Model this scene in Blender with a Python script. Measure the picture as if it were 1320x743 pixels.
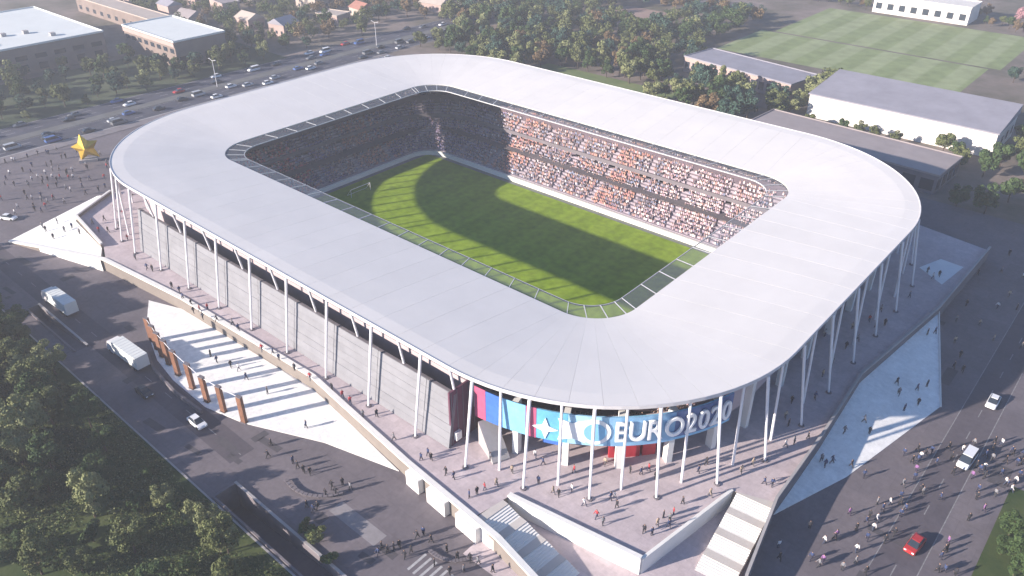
import bpy, bmesh, math, random
import numpy as np
from mathutils import Vector, Matrix
R = math.radians
rng = random.Random(7)
for o in list(bpy.data.objects):
    bpy.data.objects.remove(o, do_unlink=True)
S = bpy.context.scene
C = S.collection

# ------------------------------------------------------------------ camera
CAM = Vector((122.70, -133.75, 100.2)); PITCH = R(31.62); YAW = R(131.015); FPX = 1019.8
cd = bpy.data.cameras.new('camera'); cam = bpy.data.objects.new('camera', cd); C.objects.link(cam)
cd.sensor_width = 36.0; cd.lens = FPX / 1320 * 36.0; cd.clip_start = 1.0; cd.clip_end = 12000
cam.location = CAM; cam.rotation_euler = (R(90) - PITCH, 0, YAW - R(90))
S.camera = cam
# ------------------------------------------------------------------ light
SUN_EL = R(18.5); SH = Vector((0.47, 0.883, 0)).normalized()      # SH: the way shadows fall on the ground
w = bpy.data.worlds.new('World'); S.world = w; w.use_nodes = True
nt = w.node_tree; bg = nt.nodes['Background']; sky = nt.nodes.new('ShaderNodeTexSky')
sky.sky_type = 'NISHITA'; sky.sun_disc = False; sky.sun_elevation = SUN_EL
sky.sun_rotation = math.atan2(-SH.x, -SH.y); sky.air_density = 1.0; sky.dust_density = 0.3; sky.ozone_density = 6.0
nt.links.new(sky.outputs[0], bg.inputs[0]); bg.inputs[1].default_value = 0.085
ld = bpy.data.lights.new('sun', 'SUN'); ld.energy = 5.0; ld.angle = R(0.6); ld.color = (1.0, 0.89, 0.78)
sun = bpy.data.objects.new('sun', ld); C.objects.link(sun)
d = Vector((SH.x * math.cos(SUN_EL), SH.y * math.cos(SUN_EL), -math.sin(SUN_EL)))
sun.rotation_euler = d.to_track_quat('-Z', 'Y').to_euler(); sun.location = (-100, -150, 200)
S.view_settings.view_transform = 'Standard'; S.view_settings.look = 'None'
S.view_settings.exposure = 1.22; S.view_settings.gamma = 1.0
S.render.engine = 'CYCLES'
S.cycles.max_bounces = 6; S.cycles.transparent_max_bounces = 12

# ------------------------------------------------------------------ helpers
FW = Vector((math.cos(PITCH) * math.cos(YAW), math.cos(PITCH) * math.sin(YAW), -math.sin(PITCH)))
RT = FW.cross(Vector((0, 0, 1))).normalized(); UP = RT.cross(FW)
G = 6.5          # level of the streets round the stadium; the pitch lies sunk at z = 0
PZ = 9.5         # level of the raised plaza
def at(u, v, z=G):
    """world place of a point of the photograph known to lie at height z"""
    dr = FW + RT * ((u - 660) / FPX) - UP * ((v - 371.5) / FPX)
    return CAM + dr * ((z - CAM.z) / dr.z)

_m = {}
def mat(name, col, rough=0.8, var=0.12, scale=0.3, col2=None, bump=0.0, bscale=8.0, metal=0.0, spec=0.3, coords='Position'):
    if name in _m: return _m[name]
    m = bpy.data.materials.new(name); m.use_nodes = True; n = m.node_tree; b = n.nodes['Principled BSDF']
    b.inputs['Roughness'].default_value = rough; b.inputs['Metallic'].default_value = metal
    b.inputs['Specular IOR Level'].default_value = spec
    col = tuple(col)
    if var > 0 or col2:
        if coords == 'Position':
            g = n.nodes.new('ShaderNodeNewGeometry'); src = g.outputs['Position']
        else:
            g = n.nodes.new('ShaderNodeTexCoord'); src = g.outputs['Object']
        no = n.nodes.new('ShaderNodeTexNoise'); no.inputs['Scale'].default_value = scale; no.inputs['Detail'].default_value = 7
        no.inputs['Roughness'].default_value = 0.65
        n.links.new(src, no.inputs['Vector'])
        rp = n.nodes.new('ShaderNodeValToRGB'); rp.color_ramp.elements[0].position = 0.32; rp.color_ramp.elements[1].position = 0.68
        c2 = col2 if col2 else tuple(min(1, c * (1 + var)) for c in col)
        c1 = col if col2 else tuple(c * (1 - var) for c in col)
        rp.color_ramp.elements[0].color = (*c1, 1); rp.color_ramp.elements[1].color = (*c2, 1)
        n.links.new(no.outputs['Fac'], rp.inputs['Fac']); n.links.new(rp.outputs['Color'], b.inputs['Base Color'])
        if bump > 0:
            n2 = n.nodes.new('ShaderNodeTexNoise'); n2.inputs['Scale'].default_value = bscale; n2.inputs['Detail'].default_value = 4
            n.links.new(src, n2.inputs['Vector'])
            bp = n.nodes.new('ShaderNodeBump'); bp.inputs['Strength'].default_value = bump; bp.inputs['Distance'].default_value = 0.1
            n.links.new(n2.outputs['Fac'], bp.inputs['Height']); n.links.new(bp.outputs['Normal'], b.inputs['Normal'])
    else:
        b.inputs['Base Color'].default_value = (*col, 1)
    _m[name] = m; return m

class MB:
    def __init__(s): s.v = []; s.f = []; s.m = []
    def add(s, vs, fs, mi=0):
        k = len(s.v); s.v += [tuple(x) for x in vs]; s.f += [tuple(i + k for i in f) for f in fs]; s.m += [mi] * len(fs)
    def box(s, x0, x1, y0, y1, z0, z1, mi=0):
        s.add([(x0,y0,z0),(x1,y0,z0),(x1,y1,z0),(x0,y1,z0),(x0,y0,z1),(x1,y0,z1),(x1,y1,z1),(x0,y1,z1)],
              [(0,3,2,1),(4,5,6,7),(0,1,5,4),(1,2,6,5),(2,3,7,6),(3,0,4,7)], mi)
    def obox(s, c, hx, hy, z0, z1, rz, mi=0):
        ca, sa = math.cos(rz), math.sin(rz)
        P = [(c[0] + x*ca - y*sa, c[1] + x*sa + y*ca) for x, y in ((-hx,-hy),(hx,-hy),(hx,hy),(-hx,hy))]
        s.prism(P, z0, z1, mi)
    def prism(s, P, z0, z1, mi=0):
        n = len(P)
        s.add([(p[0],p[1],z0) for p in P] + [(p[0],p[1],z1) for p in P],
              [tuple(range(n-1,-1,-1)), tuple(range(n,2*n))] + [(i,(i+1)%n,n+(i+1)%n,n+i) for i in range(n)], mi)
    def tube(s, a, b, r0, r1=None, n=8, mi=0, caps=True):
        a = Vector(a); b = Vector(b); r1 = r0 if r1 is None else r1
        d = (b - a).normalized(); x = d.orthogonal().normalized(); y = d.cross(x)
        vs = []
        for p, r in ((a, r0), (b, r1)):
            for i in range(n):
                t = 2*math.pi*i/n; vs.append(p + x*(r*math.cos(t)) + y*(r*math.sin(t)))
        fs = [(i,(i+1)%n,n+(i+1)%n,n+i) for i in range(n)]
        if caps: fs += [tuple(range(n-1,-1,-1)), tuple(range(n,2*n))]
        s.add(vs, fs, mi)
    def strip(s, A, B, mi=0):                     # quads between two polylines
        n = len(A); s.add(list(A)+list(B), [(i,i+1,n+i+1,n+i) for i in range(n-1)], mi)
    def mesh(s, name, mats, smooth=False):
        me = bpy.data.meshes.new(name); me.from_pydata(s.v, [], s.f)
        for m in (mats if isinstance(mats,(list,tuple)) else [mats]): me.materials.append(m)
        me.polygons.foreach_set('material_index', s.m)
        if smooth: me.polygons.foreach_set('use_smooth', [True]*len(s.f))
        me.update(); return me
    def build(s, name, mats, parent=None, smooth=False):
        return link(name, s.mesh(name, mats, smooth), parent)
def link(name, data, parent=None, loc=None, rz=0):
    o = bpy.data.objects.new(name, data); C.objects.link(o)
    if parent is not None: o.parent = parent
    if loc is not None: o.location = loc
    if rz: o.rotation_euler.z = rz
    return o
def tag(o, label=None, cat=None, group=None, kind=None):
    if label: o['label'] = label
    if cat: o['category'] = cat
    if group: o['group'] = group
    if kind: o['kind'] = kind
    return o
def thing(name, label, cat, loc=(0,0,0), rz=0, group=None):
    o = link(name, None, None, loc, rz); o.empty_display_size = 0.3
    return tag(o, label, cat, group)
def copy_tree(o, parent=None):
    c = o.copy(); C.objects.link(c); c.parent = parent
    for ch in list(o.children): copy_tree(ch, c)
    return c
def clean(bm):
    bmesh.ops.remove_doubles(bm, verts=bm.verts, dist=1e-4); bmesh.ops.recalc_face_normals(bm, faces=bm.faces)

# ------------------------------------------------------------------ materials
M_white   = mat('white_membrane', (0.70,0.665,0.64), 0.55, 0.035, 0.12, bump=0.05, bscale=0.6)
M_fascia  = mat('fascia_white', (0.62,0.60,0.61), 0.45, 0.04, 0.5)
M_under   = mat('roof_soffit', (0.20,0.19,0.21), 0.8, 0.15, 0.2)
M_steel   = mat('white_steel', (0.80,0.78,0.80), 0.4, 0.04, 0.6)
M_girder  = mat('dark_steel', (0.16,0.14,0.15), 0.6, 0.1, 0.5)
M_panel   = mat('fibre_cement', (0.225,0.225,0.245), 0.8, 0.10, 0.35, bump=0.1, bscale=3)
M_conc    = mat('concrete', (0.36,0.34,0.34), 0.85, 0.12, 0.25, bump=0.15, bscale=4)
M_cdark   = mat('dark_concrete', (0.17,0.15,0.165), 0.85, 0.15, 0.3)
M_cwhite  = mat('white_concrete', (0.74,0.72,0.69), 0.7, 0.05, 0.4)
M_cbeige  = mat('beige_concrete', (0.215,0.185,0.165), 0.8, 0.08, 0.5)
M_deck    = mat('plaza_paving', (0.42,0.355,0.375), 0.85, 0.0, 0.12, col2=(0.54,0.46,0.47), bump=0.1, bscale=2)
M_wpave   = mat('white_paving', (0.84,0.825,0.80), 0.75, 0.06, 0.25)
M_asph    = mat('forecourt_asphalt', (0.120,0.106,0.122), 0.9, 0.0, 0.06, col2=(0.180,0.156,0.168), bump=0.15, bscale=5)
M_asph2   = mat('lane_asphalt', (0.085,0.075,0.09), 0.9, 0.0, 0.1, col2=(0.115,0.10,0.115), bump=0.15, bscale=5)
M_road    = mat('road_asphalt', (0.05,0.053,0.075), 0.9, 0.0, 0.1, col2=(0.08,0.083,0.11))
M_paint   = mat('road_paint', (0.42,0.41,0.41), 0.7, 0.2, 2.0)
M_kerb    = mat('kerb_stone', (0.33,0.31,0.31), 0.85, 0.1, 1.0)
M_grass   = mat('park_grass', (0.022,0.050,0.012), 0.95, 0, 0.09, col2=(0.085,0.100,0.030), bump=0.6, bscale=1.5)
M_terrain = mat('waste_ground', (0.075,0.075,0.05), 0.95, 0, 0.045, col2=(0.24,0.19,0.175), bump=0.3, bscale=0.8)
M_lawn    = mat('lawn', (0.10,0.15,0.05), 0.95, 0, 0.1, col2=(0.17,0.20,0.08))
M_dirt    = mat('brick_dust', (0.26,0.17,0.15), 0.95, 0, 0.1, col2=(0.33,0.24,0.2))
M_wood    = mat('brown_timber', (0.20,0.095,0.058), 0.7, 0.25, 1.2)
M_gold    = mat('gold_paint', (0.75,0.48,0.06), 0.35, 0.1, 1.0, metal=0.6)
M_glass   = mat('dark_glass', (0.03,0.04,0.055), 0.12, 0, spec=0.6)
M_maroon  = mat('maroon_wall', (0.13,0.05,0.08), 0.6, 0.2, 0.4)
M_black   = mat('black_rubber', (0.02,0.02,0.02), 0.7, 0)
M_led     = mat('white_board', (0.80,0.78,0.72), 0.6, 0.03, 0.4)

def panel_tone(m, amt):                      # every panel has left the works a shade lighter or darker
    n = m.node_tree; b = n.nodes['Principled BSDF']; src = b.inputs['Base Color'].links[0].from_socket
    oi = n.nodes.new('ShaderNodeObjectInfo'); mr = n.nodes.new('ShaderNodeMapRange'); mr.inputs[3].default_value = 1-amt; mr.inputs[4].default_value = 1+amt; n.links.new(oi.outputs['Random'], mr.inputs[0])
    v = n.nodes.new('ShaderNodeVectorMath'); v.operation = 'SCALE'; n.links.new(src, v.inputs[0]); n.links.new(mr.outputs[0], v.inputs['Scale']); n.links.new(v.outputs[0], b.inputs['Base Color'])
panel_tone(M_white, .016); panel_tone(M_panel, .05)
def slabs(m, size, amount, mortar=.012):
    n = m.node_tree; b = n.nodes['Principled BSDF']; src = b.inputs['Base Color'].links[0].from_socket
    g = n.nodes.new('ShaderNodeNewGeometry'); bt = n.nodes.new('ShaderNodeTexBrick'); bt.inputs['Scale'].default_value = 1.0
    bt.inputs['Brick Width'].default_value = size; bt.inputs['Row Height'].default_value = size*.6; bt.inputs['Mortar Size'].default_value = mortar
    bt.inputs['Color1'].default_value = (1-amount,)*3+(1,); bt.inputs['Color2'].default_value = (1+amount,)*3+(1,); bt.inputs['Mortar'].default_value = (1-2.2*amount,)*3+(1,)
    n.links.new(g.outputs['Position'], bt.inputs['Vector'])
    no = n.nodes.new('ShaderNodeTexNoise'); no.inputs['Scale'].default_value = 1.1; no.inputs['Detail'].default_value = 8; no.inputs['Roughness'].default_value = .7; n.links.new(g.outputs['Position'], no.inputs['Vector'])
    mr = n.nodes.new('ShaderNodeMapRange'); mr.inputs[1].default_value=.3; mr.inputs[2].default_value=.7; mr.inputs[3].default_value=.86; mr.inputs[4].default_value=1.12; n.links.new(no.outputs['Fac'], mr.inputs[0])
    v1 = n.nodes.new('ShaderNodeVectorMath'); v1.operation='MULTIPLY'; n.links.new(src, v1.inputs[0]); n.links.new(bt.outputs['Color'], v1.inputs[1])
    v2 = n.nodes.new('ShaderNodeVectorMath'); v2.operation='SCALE'; n.links.new(v1.outputs[0], v2.inputs[0]); n.links.new(mr.outputs[0], v2.inputs['Scale'])
    n.links.new(v2.outputs[0], b.inputs['Base Color'])
slabs(M_asph, 7.0, .05, .05); slabs(M_deck, 2.4, .045, .03); slabs(M_asph2, 11.0, .05, .04); slabs(M_wpave, 2.0, .02, .02); slabs(M_road, 14, .08, .04)
def bands(name, c1, c2, axis, period, rough=0.9, noise=0.35, nscale=0.35, bump=0.25):
    m = bpy.data.materials.new(name); m.use_nodes = True; n = m.node_tree; b = n.nodes['Principled BSDF']
    b.inputs['Roughness'].default_value = rough; b.inputs['Specular IOR Level'].default_value = 0.15
    g = n.nodes.new('ShaderNodeNewGeometry'); sp = n.nodes.new('ShaderNodeSeparateXYZ'); n.links.new(g.outputs['Position'], sp.inputs[0])
    mu = n.nodes.new('ShaderNodeMath'); mu.operation = 'MULTIPLY'; mu.inputs[1].default_value = 2*math.pi/period
    n.links.new(sp.outputs[axis], mu.inputs[0])
    si = n.nodes.new('ShaderNodeMath'); si.operation = 'SINE'; n.links.new(mu.outputs[0], si.inputs[0])
    mr = n.nodes.new('ShaderNodeMapRange'); mr.inputs[1].default_value = -0.25; mr.inputs[2].default_value = 0.25; n.links.new(si.outputs[0], mr.inputs[0])
    mx = n.nodes.new('ShaderNodeMix'); mx.data_type = 'RGBA'; n.links.new(mr.outputs[0], mx.inputs[0])
    mx.inputs[6].default_value = (*c1,1); mx.inputs[7].default_value = (*c2,1)
    no = n.nodes.new('ShaderNodeTexNoise'); no.inputs['Scale'].default_value = nscale; no.inputs['Detail'].default_value = 8; n.links.new(g.outputs['Position'], no.inputs['Vector'])
    m2 = n.nodes.new('ShaderNodeMapRange'); m2.inputs[1].default_value = .3; m2.inputs[2].default_value = .7; m2.inputs[3].default_value = 1-noise; m2.inputs[4].default_value = 1+noise
    n.links.new(no.outputs['Fac'], m2.inputs[0])
    vm = n.nodes.new('ShaderNodeVectorMath'); vm.operation = 'SCALE'; n.links.new(mx.outputs[2], vm.inputs[0]); n.links.new(m2.outputs[0], vm.inputs['Scale'])
    n.links.new(vm.outputs[0], b.inputs['Base Color'])
    bp = n.nodes.new('ShaderNodeBump'); bp.inputs['Strength'].default_value = bump; bp.inputs['Distance'].default_value = .05
    n3 = n.nodes.new('ShaderNodeTexNoise'); n3.inputs['Scale'].default_value = 6; n.links.new(g.outputs['Position'], n3.inputs['Vector'])
    n.links.new(n3.outputs['Fac'], bp.inputs['Height']); n.links.new(bp.outputs[0], b.inputs['Normal'])
    return m
M_pitch = bands('pitch_turf', (0.185,0.275,0.016), (0.215,0.310,0.022), 0, 11.0, noise=0.22, nscale=0.5)
M_train = bands('training_turf', (0.21,0.255,0.115), (0.27,0.31,0.165), 0, 16.0, noise=0.15, nscale=0.2)

# ------------------------------------------------------------------ the ground
def sheet(name, x0, x1, y0, y1, z, m, holes=(), kind='structure', step=None):
    xs = {x0, x1}; ys = {y0, y1}
    for h in holes:
        xs |= {max(x0,min(x1,h[0])), max(x0,min(x1,h[1]))}; ys |= {max(y0,min(y1,h[2])), max(y0,min(y1,h[3]))}
    xs = sorted(xs); ys = sorted(ys); b = MB()
    for i in range(len(xs)-1):
        for j in range(len(ys)-1):
            cx, cy = (xs[i]+xs[i+1])/2, (ys[j]+ys[j+1])/2
            if any(h[0] < cx < h[1] and h[2] < cy < h[3] for h in holes): continue
            b.add([(xs[i],ys[j],z),(xs[i+1],ys[j],z),(xs[i+1],ys[j+1],z),(xs[i],ys[j+1],z)], [(0,1,2,3)])
    o = b.build(name, m); o['kind'] = kind; return o
H_ST = (-67, 67, -43, 43); H_T1 = (29, 66, -97.3, -93.7); H_T2 = (-50, -27, -94.4, -92.2)
sheet('ground', -3500, 3500, -3500, 3500, G-0.004, M_terrain, (H_ST, H_T1, H_T2))
sheet('forecourt', -146, 140, -97.9, 92, G, M_asph, (H_ST, H_T1, H_T2))
sheet('park_lawn', -145, 140, -260, -98.2, G+0.10, M_grass)
sheet('service_road', 111.5, 117.5, -97.9, 92, G+0.004, M_asph2)
sheet('access_road', -146, 24, -91.6, -86.9, G+0.004, M_asph2)
sheet('lower_paving', 66, 96.5, -79.5, -44, G+0.004, M_deck)
sheet('boulevard', -173, -146, -400, 420, G+0.008, M_road)
sheet('verge', -225, -173.2, -400, 60, G+0.01, mat('verge_grass',(0.03,0.055,0.03),0.95,0,0.06,col2=(0.085,0.10,0.055)))
sheet('far_lawn', -84, -20, 112, 127, G+0.012, M_lawn)
sheet('training_field', -42, 58, 194, 238.4, G+0.02, M_train)
o = sheet('training_field', -36, 62, 240.2, 306, G+0.02, M_train)
sheet('clay_court', -120, -84, 205, 240, G+0.02, M_dirt)
sheet('pavement', -145.8, -141, -90, 92, G+0.12, mat('pavement',(0.20,0.18,0.19),0.9,0.15,0.3))
b = MB(); b.box(-145, 140, -98.2, -97.9, G-0.1, G+0.14); tag(b.build('kerb', M_kerb), kind='structure')
b = MB(); b.box(-146.2, -145.8, -90, 92, G-0.1, G+0.13); tag(b.build('kerb', M_kerb), kind='structure')
# lane markings of the boulevard
b = MB()
for x in (-149.6, -153.2, -165.8, -169.4):
    y = -200
    while y < 330:
        b.add([(x-.09,y,G+.016),(x+.09,y,G+.016),(x+.09,y+3,G+.016),(x-.09,y+3,G+.016)], [(0,1,2,3)]); y += 9
for x in (-146.6, -156.8, -162.2, -172.6):
    b.add([(x-.1,-390,G+.016),(x+.1,-390,G+.016),(x+.1,400,G+.016),(x-.1,400,G+.016)], [(0,1,2,3)])
tag(b.build('lane_marking', M_paint), kind='structure')
tag(sheet('median', -162, -157, -390, 400, G+0.14, mat('median',(0.13,0.13,0.13),0.9,0.2,0.2)))
b = MB()
for x in (111.6, 117.4):
    b.add([(x-.08,-97,G+.008),(x+.08,-97,G+.008),(x+.08,90,G+.008),(x-.08,90,G+.008)], [(0,1,2,3)])
y = -95
while y < 90:
    b.add([(114.42,y,G+.008),(114.58,y,G+.008),(114.58,y+2.5,G+.008),(114.42,y+2.5,G+.008)], [(0,1,2,3)]); y += 7.5
x = -144
while x < 22:
    b.add([(x,-89.33,G+.008),(x+2.5,-89.33,G+.008),(x+2.5,-89.19,G+.008),(x,-89.19,G+.008)], [(0,1,2,3)]); x += 7.5
tag(b.build('lane_marking', mat('worn_paint',(0.24,0.23,0.235),0.8,0.3,1.5)), kind='structure')
b = MB()
for k in range(46):
    x, y = (rng.uniform(98,138), rng.uniform(-70,60)) if k % 2 else (rng.uniform(-120,60), rng.uniform(-96,-82))
    if H_T1[0]-2 < x < H_T1[1]+2 and y < -92 or H_T2[0]-2 < x < H_T2[1]+2 and y < -90: continue
    if x > 100 and x < 111 and y < 3 and y > -46: continue
    hx, hy = rng.uniform(.5,3.2), rng.uniform(.4,1.4)
    b.obox((x,y), hx, hy, G-.05, G+.0115, rng.choice([0,math.pi/2,.1]))
tag(b.build('tarmac_patch', mat('tarmac_patch',(0.085,0.078,0.088),0.9,0.15,0.8)), kind='structure')
# the sunk pitch
o = sheet('pitch', -61, 61, -35, 35, 0.0, M_pitch)
sheet('pitch_surround', -70, 70, -46, 46, -0.02, mat('surround',(0.16,0.17,0.15),0.9,0.15,0.4))
# trench ramps down to the car park
def trench(h, low_at_x0, depth, label, rail):
    x0,x1,y0,y1 = h; za, zb = (G-depth, G) if low_at_x0 else (G, G-depth)
    t = thing('underpass_ramp', label, 'ramp', (x0, y0, G))
    def part(n, b, m): o = b.build(n, m, t); o.location = (-x0,-y0,-G)
    b = MB(); b.add([(x0,y0,za),(x1,y0,zb),(x1,y1,zb),(x0,y1,za)], [(0,1,2,3)]); part('ramp_floor', b, M_asph2)
    for ya, yb in ((y0-.35,y0),(y1,y1+.35)):
        b = MB(); b.box(x0-.3,x1,ya,yb,G-depth-.2,G+.35); part('retaining_wall', b, M_cdark)
    xe = x0 if low_at_x0 else x1
    b = MB(); b.box(xe-.3,xe+.02,y0,y1,G-depth,G+.4); part('end_wall', b, M_cdark)
    b = MB(); b.box(x0-.35,x1,y1-.03,y1+.4,G+.352,G+.45); part('coping', b, M_conc)
trench(H_T1, True, 4.5, 'long dark underpass ramp cut into the asphalt by the park edge', 1)
trench(H_T2, True, 2.5, 'short underpass ramp with white coping beside the white box lorry', 1)

# ------------------------------------------------------------------ rounded rectangles of the stadium
NL, NS, NC, SUB = 17, 9, 12, 2
def ring(a, b, r, z=0.0):
    ax, by = a - r, b - r; P = []
    nl, ns, nc = NL*SUB, NS*SUB, NC*SUB
    for i in range(nl): P.append((-ax + 2*ax*i/nl, -b))
    for i in range(nc): t = R(-90 + 90*i/nc); P.append((ax + r*math.cos(t), -by + r*math.sin(t)))
    for i in range(ns): P.append((a, -by + 2*by*i/ns))
    for i in range(nc): t = R(90*i/nc); P.append((ax + r*math.cos(t), by + r*math.sin(t)))
    for i in range(nl): P.append((ax - 2*ax*i/nl, b))
    for i in range(nc): t = R(90 + 90*i/nc); P.append((-ax + r*math.cos(t), by + r*math.sin(t)))
    for i in range(ns): P.append((-a, by - 2*by*i/ns))
    for i in range(nc): t = R(180 + 90*i/nc); P.append((-ax + r*math.cos(t), -by + r*math.sin(t)))
    return [Vector((x, y, z)) for x, y in P]
NP = 2*SUB*(NL+NS) + 4*SUB*NC; NB = NP // SUB
def lerp(A, B, t): return [a.lerp(b, t) for a, b in zip(A, B)]
def closed(A): return A + [A[0]]

# ------------------------------------------------------------------ raised plaza
deck_poly = [(-88,-57),(-79.8,-69.8),(-60,-72.4),(-54,-74.8),(-24.7,-71.9),(18.6,-70.2),(48.1,-73.8),(64.4,-75.4),(65.6,-68.9),(87.3,-65.4),(90.6,-45.4),
             (96.9,-43.2),(96.3,-25.1),(95.1,-4),(99,28.9),(100,64.3),(82.6,67.5),(70,74),(-70,74),(-88,62)]
bowl_in = ring(64, 38, 8); bowl_out = ring(84.5, 61, 33.5)
hole = lerp(bowl_in, bowl_out, 0.52)
bm = bmesh.new()
def loop(pts):
    vs = [bm.verts.new((p[0],p[1],PZ)) for p in pts]; return [bm.edges.new((vs[i],vs[(i+1)%len(vs)])) for i in range(len(vs))]
es = loop(deck_poly) + loop(hole)
bmesh.ops.triangle_fill(bm, use_beauty=True, edges=es)
for f in bm.faces:
    if f.normal.z < 0: f.normal_flip()
me = bpy.data.meshes.new('raised_plaza'); bm.to_mesh(me); bm.free(); me.materials.append(M_deck)
tag(link('raised_plaza', me), kind='structure')
b = MB(); n = len(deck_poly)
for i in range(n):
    p, q = deck_poly[i], deck_poly[(i+1)%n]
    b.add([(p[0],p[1],G-.3),(q[0],q[1],G-.3),(q[0],q[1],PZ),(p[0],p[1],PZ)], [(0,1,2,3)])
tag(b.build('podium_wall', M_cbeige), 'beige concrete base wall under the raised plaza', 'wall')

def parapet(pts, label, h=1.1, wth=0.95, face=3.6, mat_cap=None, mat_face=None):
    """white coping wall along a polyline; the outer side (right of travel) drops down over the base wall"""
    t = thing('parapet_wall', label, 'wall', (pts[0][0], pts[0][1], PZ))
    V = [Vector((p[0],p[1],0)) for p in pts]; nrm = []
    for i in range(len(V)):
        d1 = (V[i]-V[i-1]).normalized() if i else None; d2 = (V[i+1]-V[i]).normalized() if i < len(V)-1 else None
        dd = ((d1 or d2) + (d2 or d1)).normalized(); nrm.append(Vector((dd.y,-dd.x,0)))
    zt = [ (p[2] if len(p) > 2 else PZ+h) for p in pts]
    def sec(a, bb, za, zb):
        m = MB()
        O = [V[i]+nrm[i]*bb for i in range(len(V))]; I = [V[i]+nrm[i]*a for i in range(len(V))]
        o1 = [Vector((p.x,p.y,zt[i]+zb)) for i,p in enumerate(O)]; o0 = [Vector((p.x,p.y,max(G-.2,zt[i]+za))) for i,p in enumerate(O)]
        i1 = [Vector((p.x,p.y,zt[i]+zb)) for i,p in enumerate(I)]; i0 = [Vector((p.x,p.y,max(G-.2,zt[i]+za))) for i,p in enumerate(I)]
        m.strip(o0,o1); m.strip(o1,i1); m.strip(i1,i0); m.strip(i0,o0)
        k = len(V)-1
        m.add([o0[0],o1[0],i1[0],i0[0]],[(0,1,2,3)]); m.add([o0[k],i0[k],i1[k],o1[k]],[(0,1,2,3)])
        return m
    o = sec(-wth*.35, wth*.65, -.34, 0).build('coping', mat_cap or M_cwhite, t); o.location = -t.location
    o = sec(-wth*.2, wth*.5, -face, -.345).build('wall_face', mat_face or M_cbeige, t); o.location = -t.location
    return t
parapet([(-86,-84.4,7.0),(-54,-75.0,PZ+.2),(-24.7,-71.95),(18.6,-70.2),(48.1,-73.9),(69.8,-75.8,PZ+.3),(82,-78.0,8.9)], h=.28, label='long kinked white coping wall along the plaza edge before the grey facade')
parapet([(65.5,-68.6),(87.4,-65.4)], 'white wall of the pointed plaza tip beside the narrow stairs', h=.45, wth=.8, mat_face=M_cwhite)
parapet([(87.4,-65.4),(90.7,-45.2)], h=.2, mat_face=M_cwhite, label='low pale wall of the pointed plaza tip beside the white broad stairs', wth=.5)
parapet([(102.0,-66.5,8.2),(99.7,-58,9.6),(96.9,-43.1),(96.4,-25.1),(95.2,-4),(99.1,28.9),(100.1,64.4)], 'slim grey wall along the plaza edge above the wide white ramp', wth=.42, mat_cap=M_conc, mat_face=M_cdark)
parapet([(-88,-57),(-79.8,-69.8),(-60,-72.6)], 'white notched wall at the west end of the raised plaza', wth=.6)
# wall openings with white blocks on the kinked wall
for i,(x, wdt) in enumerate(((51.2,1.8),(57.0,3.0),(64.0,3.2))):
    b = MB(); f = (x-48.1)/(69.8-48.1); y = -74.5 - 1.9*f
    b.obox((x, y-.35), wdt/2+.7, .55, G-.1, G+2.9, -0.087)
    tag(b.build('concrete_block', M_cwhite), ('small','middle','large')[i]+' white concrete block standing against the kinked plaza wall', 'block')

# white ramps and terraces
b = MB(); b.add([(90.3,45.2,PZ+.006),(96.5,40.6,PZ+.006),(97.9,52.0,PZ+.006),(92.8,52.6,PZ+.006)],[(0,1,2,3)])
tag(b.build('white_paving', mat('pale_slab',(0.74,0.74,0.74),0.7,0.05,0.4)), kind='structure')
def slab(name, pts, m, label, cat, edge=None):
    n = len(pts); b = MB()
    b.add([(p[0],p[1],G-.3) for p in pts] + list(pts), [tuple(range(n,2*n))] + [(i,(i+1)%n,n+(i+1)%n,n+i) for i in range(n)])
    bm = bmesh.new(); me = b.mesh(name, m); bm.from_mesh(me); bmesh.ops.triangulate(bm, faces=bm.faces); bmesh.ops.recalc_face_normals(bm, faces=bm.faces); bm.to_mesh(me); bm.free()
    return tag(link(name, me), label, cat)
slab('plaza_ramp', [(96.95,-43.0,G+.25),(102.4,-27.5,G+.05),(108.5,1.0,G+.05),(98.9,30.5,PZ-.5),(95.3,-3.5,PZ-1.2),(96.6,-25,PZ-2.2)], M_wpave, 'wide white ramp below the slim grey plaza wall, half in blue shade', 'ramp')
b = MB(); b.tube((108.6,1,G+.12),(98.95,30.6,PZ-.42),.16,n=6); tag(b.build('ramp_kerb', M_cwhite), 'white kerb rail along the upper edge of the wide ramp', 'kerb')
slab('west_ramp', [(-86.5,-84.8,G+.1),(-54.2,-76.0,PZ-.3),(-60,-72.9,PZ-.2),(-79.9,-70.4,PZ-.4),(-88.6,-57,PZ-.4),(-96,-58,G+.2)], M_wpave, 'pointed white ramp at the west end of the raised plaza', 'ramp')
slab('white_terrace', [(-34,-75.4,G+.12),(-24,-81.2,G+.12),(-12,-85.2,G+.12),(-3.7,-86.4,G+.12),(7.9,-86.6,G+.12),(16.9,-84.5,G+.12),(31.8,-78.2,G+.12),(46.5,-74.4,G+.12),(18.6,-70.45,G+.12),(-24.7,-72.2,G+.12)], M_wpave, 'bright white terrace with brown timber posts beneath the plaza wall', 'terrace')
b = MB(); A=[(-16,-85.2),(-9,-87.3),(0,-88.2),(9,-87.9)]
for i in range(3):
    p,q = Vector((*A[i],0)),Vector((*A[i+1],0)); c=(p+q)/2; b.obox((c.x,c.y),(q-p).length/2,.22,G-.1,G+.8,math.atan2(q.y-p.y,q.x-p.x))
tag(b.build('planter_wall', M_cdark), 'dark curved low wall round the end of the white terrace', 'wall')
POSTS = [(-18.8,-82.6),(-15.4,-83.3),(-12.3,-83.9),(-9,-84.3),(-4.5,-84.9),(1.2,-85.2),(6.8,-85.5),(11.5,-85.0),(16.8,-84.2)]
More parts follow.
